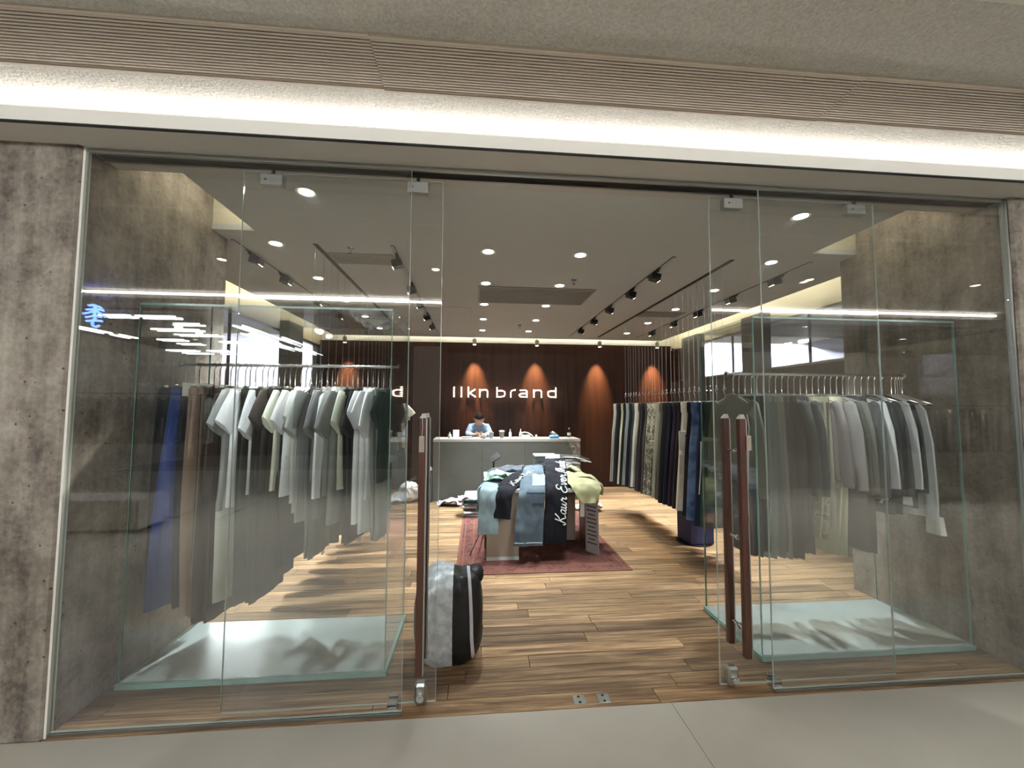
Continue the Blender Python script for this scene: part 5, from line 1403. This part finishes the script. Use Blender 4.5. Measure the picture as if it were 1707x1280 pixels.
drape('white_garment_heap', (-.42, 6.75, 0), [('cloth_fold', Strip([(-.62, 6.78, .02), (-.5, 6.74, .06), (-.36, 6.70, .085), (-.24, 6.72, .03)], .12, .03, 35, .035, (0, 1, 0)), cloth((164, 158, 166)))], 'white garment dropped on the floor before the counter', 'garment', 'loose clothes by the counter')
# floor lead from the stand
o_ = MB().tube([(.10, 5.2, .02), (.06, 4.7, .25), (.045, 4.62, .30), (.03, 4.5, .18), (-.06, 4.42, .016)], .006, 6).build('power_lead', M['black'], None, True)
tag(o_, 'black power lead trailing from under the table onto the rug', 'cable')
# white shoes / wrap at the end of the trouser row and the blue storage box
drape('white_paper_wrap', (1.72, 6.3, 0), [('cloth_fold', Strip([(1.56, 6.30, .03), (1.68, 6.24, .13), (1.82, 6.22, .14), (1.95, 6.26, .05)], .10, .02, 41, .05, (0, 1, 0)), cloth((214, 212, 204)))], 'crumpled white wrapping at the far end of the trouser row', 'wrapping', 'loose clothes by the counter')
t = thing('storage_box', (2.62, 4.72, 0), 'indigo blue storage box under the trouser row', 'box')
MB().bev(-.13, .16, -.16, .16, .012, .34, .01).build('box_body', plain('indigo board', lin((44, 46, 82)), .6, var=.08), t)
MB().bev(-.14, .17, -.17, .17, .34, .37, .006).build('lid', plain('indigo lid', lin((40, 42, 76)), .6), t)
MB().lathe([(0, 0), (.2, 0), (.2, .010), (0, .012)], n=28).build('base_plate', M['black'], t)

# ================================================================== THE MALL BEHIND THE VIEWER (seen mirrored in the glass)
# bulkhead with a white line light across the corridor
struct('wall_bulkhead', MB().box(-9, 11, -2.95, -2.75, 3.42, 3.62), M['soffit'])
t = thing('line_light', (1.0, -2.745, 3.50), 'long white line light on the bulkhead across the mall corridor', 'line light')
MB().box(-9, 9.5, .0, .03, -.015, .015).build('diffuser', M['line'], t)
MB().box(-9, 9.5, -.004, .0, -.03, .03).build('housing', M['white'], t)
for (x, y) in FILL_FAR+FILL_HIGH:  # rims and lenses for the added fill spots
    far = y < -3
    t = thing('mall_fill_lamp', (x, y, 3.2495 if far else 3.5495), 'small round fill lamp added in the ceiling of the shop opposite' if far else 'small round fill lamp added in the raised mall ceiling', 'downlight', 'added fill lamps of the shop opposite' if far else 'added fill lamps in the raised mall ceiling')
    MB().lathe([(.055, -.002), (.068, -.010), (.075, -.002), (.075, .0), (.055, .0)], n=20).build('rim', M['white'], t, True)
    MB().lathe([(.0, -.003), (.05, -.003), (.05, .0), (.0, .0)], n=16).build('lens', M['lampwarm'], t)
struct('wall_opposite', MB().box(-9, 11, -9.4, -9.3, 0, 3.7), M['darkwall'])
struct('ceiling_opposite', MB().box(-9, 11, -9.4, -2.95, 3.25, 3.3), M['darkwall'])
struct('wall_opposite_end', MB().box(-9.1, -9, -9.4, 2.2, 0, 3.7), M['soffit'])
struct('wall_opposite_far', MB().box(11, 11.1, -9.4, 2.2, 0, 3.7), M['soffit'])
struct('wall_opposite_pier', MB().box(-1.2, 11, -3.3, -3.1, 0, 2.75), M['soffit'])
# fluorescent tube pairs in the shop opposite
tp = None
spots = [(-6.56, -3.25, .10, 0), (-6.32, -3.25, .16, 0), (-5.75, -3.27, .33, 0), (-6.68, -4.55, .10, 0), (-6.2, -4.55, .36, 0), (-7.4, -5.95, .3, 0), (-8.5, -7.9, .4, 0), (-7.5, -7.9, .3, 0), (-5.9, -6.15, .5, 0),
         (-8.16, -4.6, .5, 1), (-8.14, -5.5, .25, 1), (-4.75, -4.3, .4, 1), (-5.1, -5.2, .4, 1), (-4.6, -5.6, .4, 1), (-5.2, -6.6, .4, 1), (-4.9, -7.4, .4, 1)]
for i, (x, y, hl, rot) in enumerate(spots):
    t = thing('tube_lamp', (x, y, 3.249), 'twin white fluorescent tube lamp mirrored in the glass beside the concrete wall', 'tube lamp', 'tube lamps of the shop opposite', rz=PI/2 if rot else 0)
    for s in (-1, 1): MB().cyl((-hl, s*.09, -.05), (hl, s*.09, -.05), .018, 8).build('tube', M['tube'], t)
    MB().box(-hl, hl, -.12, .12, -.03, .0).build('housing', M['steelcol'], t)
# blue glyph sign (built facing the corridor; it shows reversed in the glass)
t = thing('neon_emblem', (-6.34, -2.745, 2.90), 'blue neon tree-like emblem mirrored in the glass beside the concrete wall', 'neon sign')
def nst(pts, r=.017):
    MB().tube([(a, .03, b) for a, b in pts], r, 8).build('neon_stroke', M['neon'], t)
nst([(-.10, .36), (-.02, .37), (.08, .33), (.13, .27)])
nst([(-.13, .29), (.0, .30), (.10, .29)]); nst([(0, .35), (0, .20)], .022); nst([(-.18, .22), (-.09, .24), (0, .28), (.09, .23), (.17, .17)])
nst([(-.13, .16), (0, .19), (.10, .17)]); nst([(-.12, .10), (0, .11), (.12, .10)]); nst([(.02, .16), (-.03, .09), (-.02, .02), (.04, .0), (.08, .03)])
MB().box(-.02, .02, .0, .015, .02, .53).build('mount_bar', M['black'], t)
# clothes rack opposite the glass
def rack(x0, x1, y, z, label):
    t = thing('garment_rack', ((x0+x1)/2, y, 0), label, 'clothes rack', 'garment racks across the corridor')
    h = (x1-x0)/2
    MB().cyl((-h, 0, z), (h, 0, z), .012, 10).build('rail', M['chrome'], t)
    for s in (-1, 1):
        MB().cyl((s*h, 0, .02), (s*h, 0, z), .014, 10).build('post', M['chrome'], t)
        MB().box(s*h-.02, s*h+.02, -.25, .25, 0, .02).build('foot', M['chrome'], t)
rack(-6.3, -3.6, -1.85, 1.78, 'chrome rack of T-shirts mirrored in the glass beside the concrete wall')
pal = [(196, 206, 202), (104, 104, 100), (86, 94, 88), (60, 76, 68), (48, 60, 56), (70, 84, 76), (40, 46, 66), (58, 70, 62), (90, 96, 90), (44, 52, 48), (76, 80, 78), (52, 60, 72)]
for i in range(14):
    x = -6.1+.18*i; c = pal[i % 12]
    loc = (x, -1.85, 1.78)
    put_hanger('s', loc, .5, .06, 'white-lit hanger on the mirrored rack of T-shirts', 'hangers on the rack across the corridor', True)
    put_top(loc, .5+(PI/2-.5)*(i > 2)*.6, cloth(c), rg, ['pale mint', 'grey', 'moss grey', 'dark green', 'pine', 'sage', 'navy', 'fern', 'khaki grey', 'black-green', 'iron', 'dark blue'][i % 12]+f' T-shirt, {nth(i+1)} on the rack across the corridor', 'T-shirts on the rack across the corridor', .66, .25, 'short', .06)
t = thing('display_plinth', (-5.2, -1.3, 0), 'low white display plinth mirrored below the rack of T-shirts', 'plinth')
MB().bev(-1.0, 1.0, -.25, .25, .05, .42, .01).build('block', M['white'], t); MB().box(-.95, .95, -.2, .2, 0, .05).build('recessed_base', M['dark'], t)
rack(7.2, 9.6, -1.75, 1.66, 'chrome rack of grey jumpers mirrored in the glass on the clerestory side')
for i in range(10):
    x = 7.4+.22*i; c = ((92, 90, 86), (110, 106, 100), (78, 78, 76), (122, 118, 110), (66, 64, 62))[i % 5]
    loc = (x, -1.75, 1.66)
    put_hanger('s', loc, -.6, .06, 'chrome hanger on the mirrored rack of grey jumpers', 'hangers on the jumper rack', True)
    put_top(loc, -.6, cloth(c), rg, ['grey', 'stone', 'iron grey', 'oatmeal', 'dark taupe'][i % 5]+f' jumper, {nth(i+1)} on the mirrored jumper rack', 'jumpers on the rack across the corridor', .72, .27, 'long', .06)
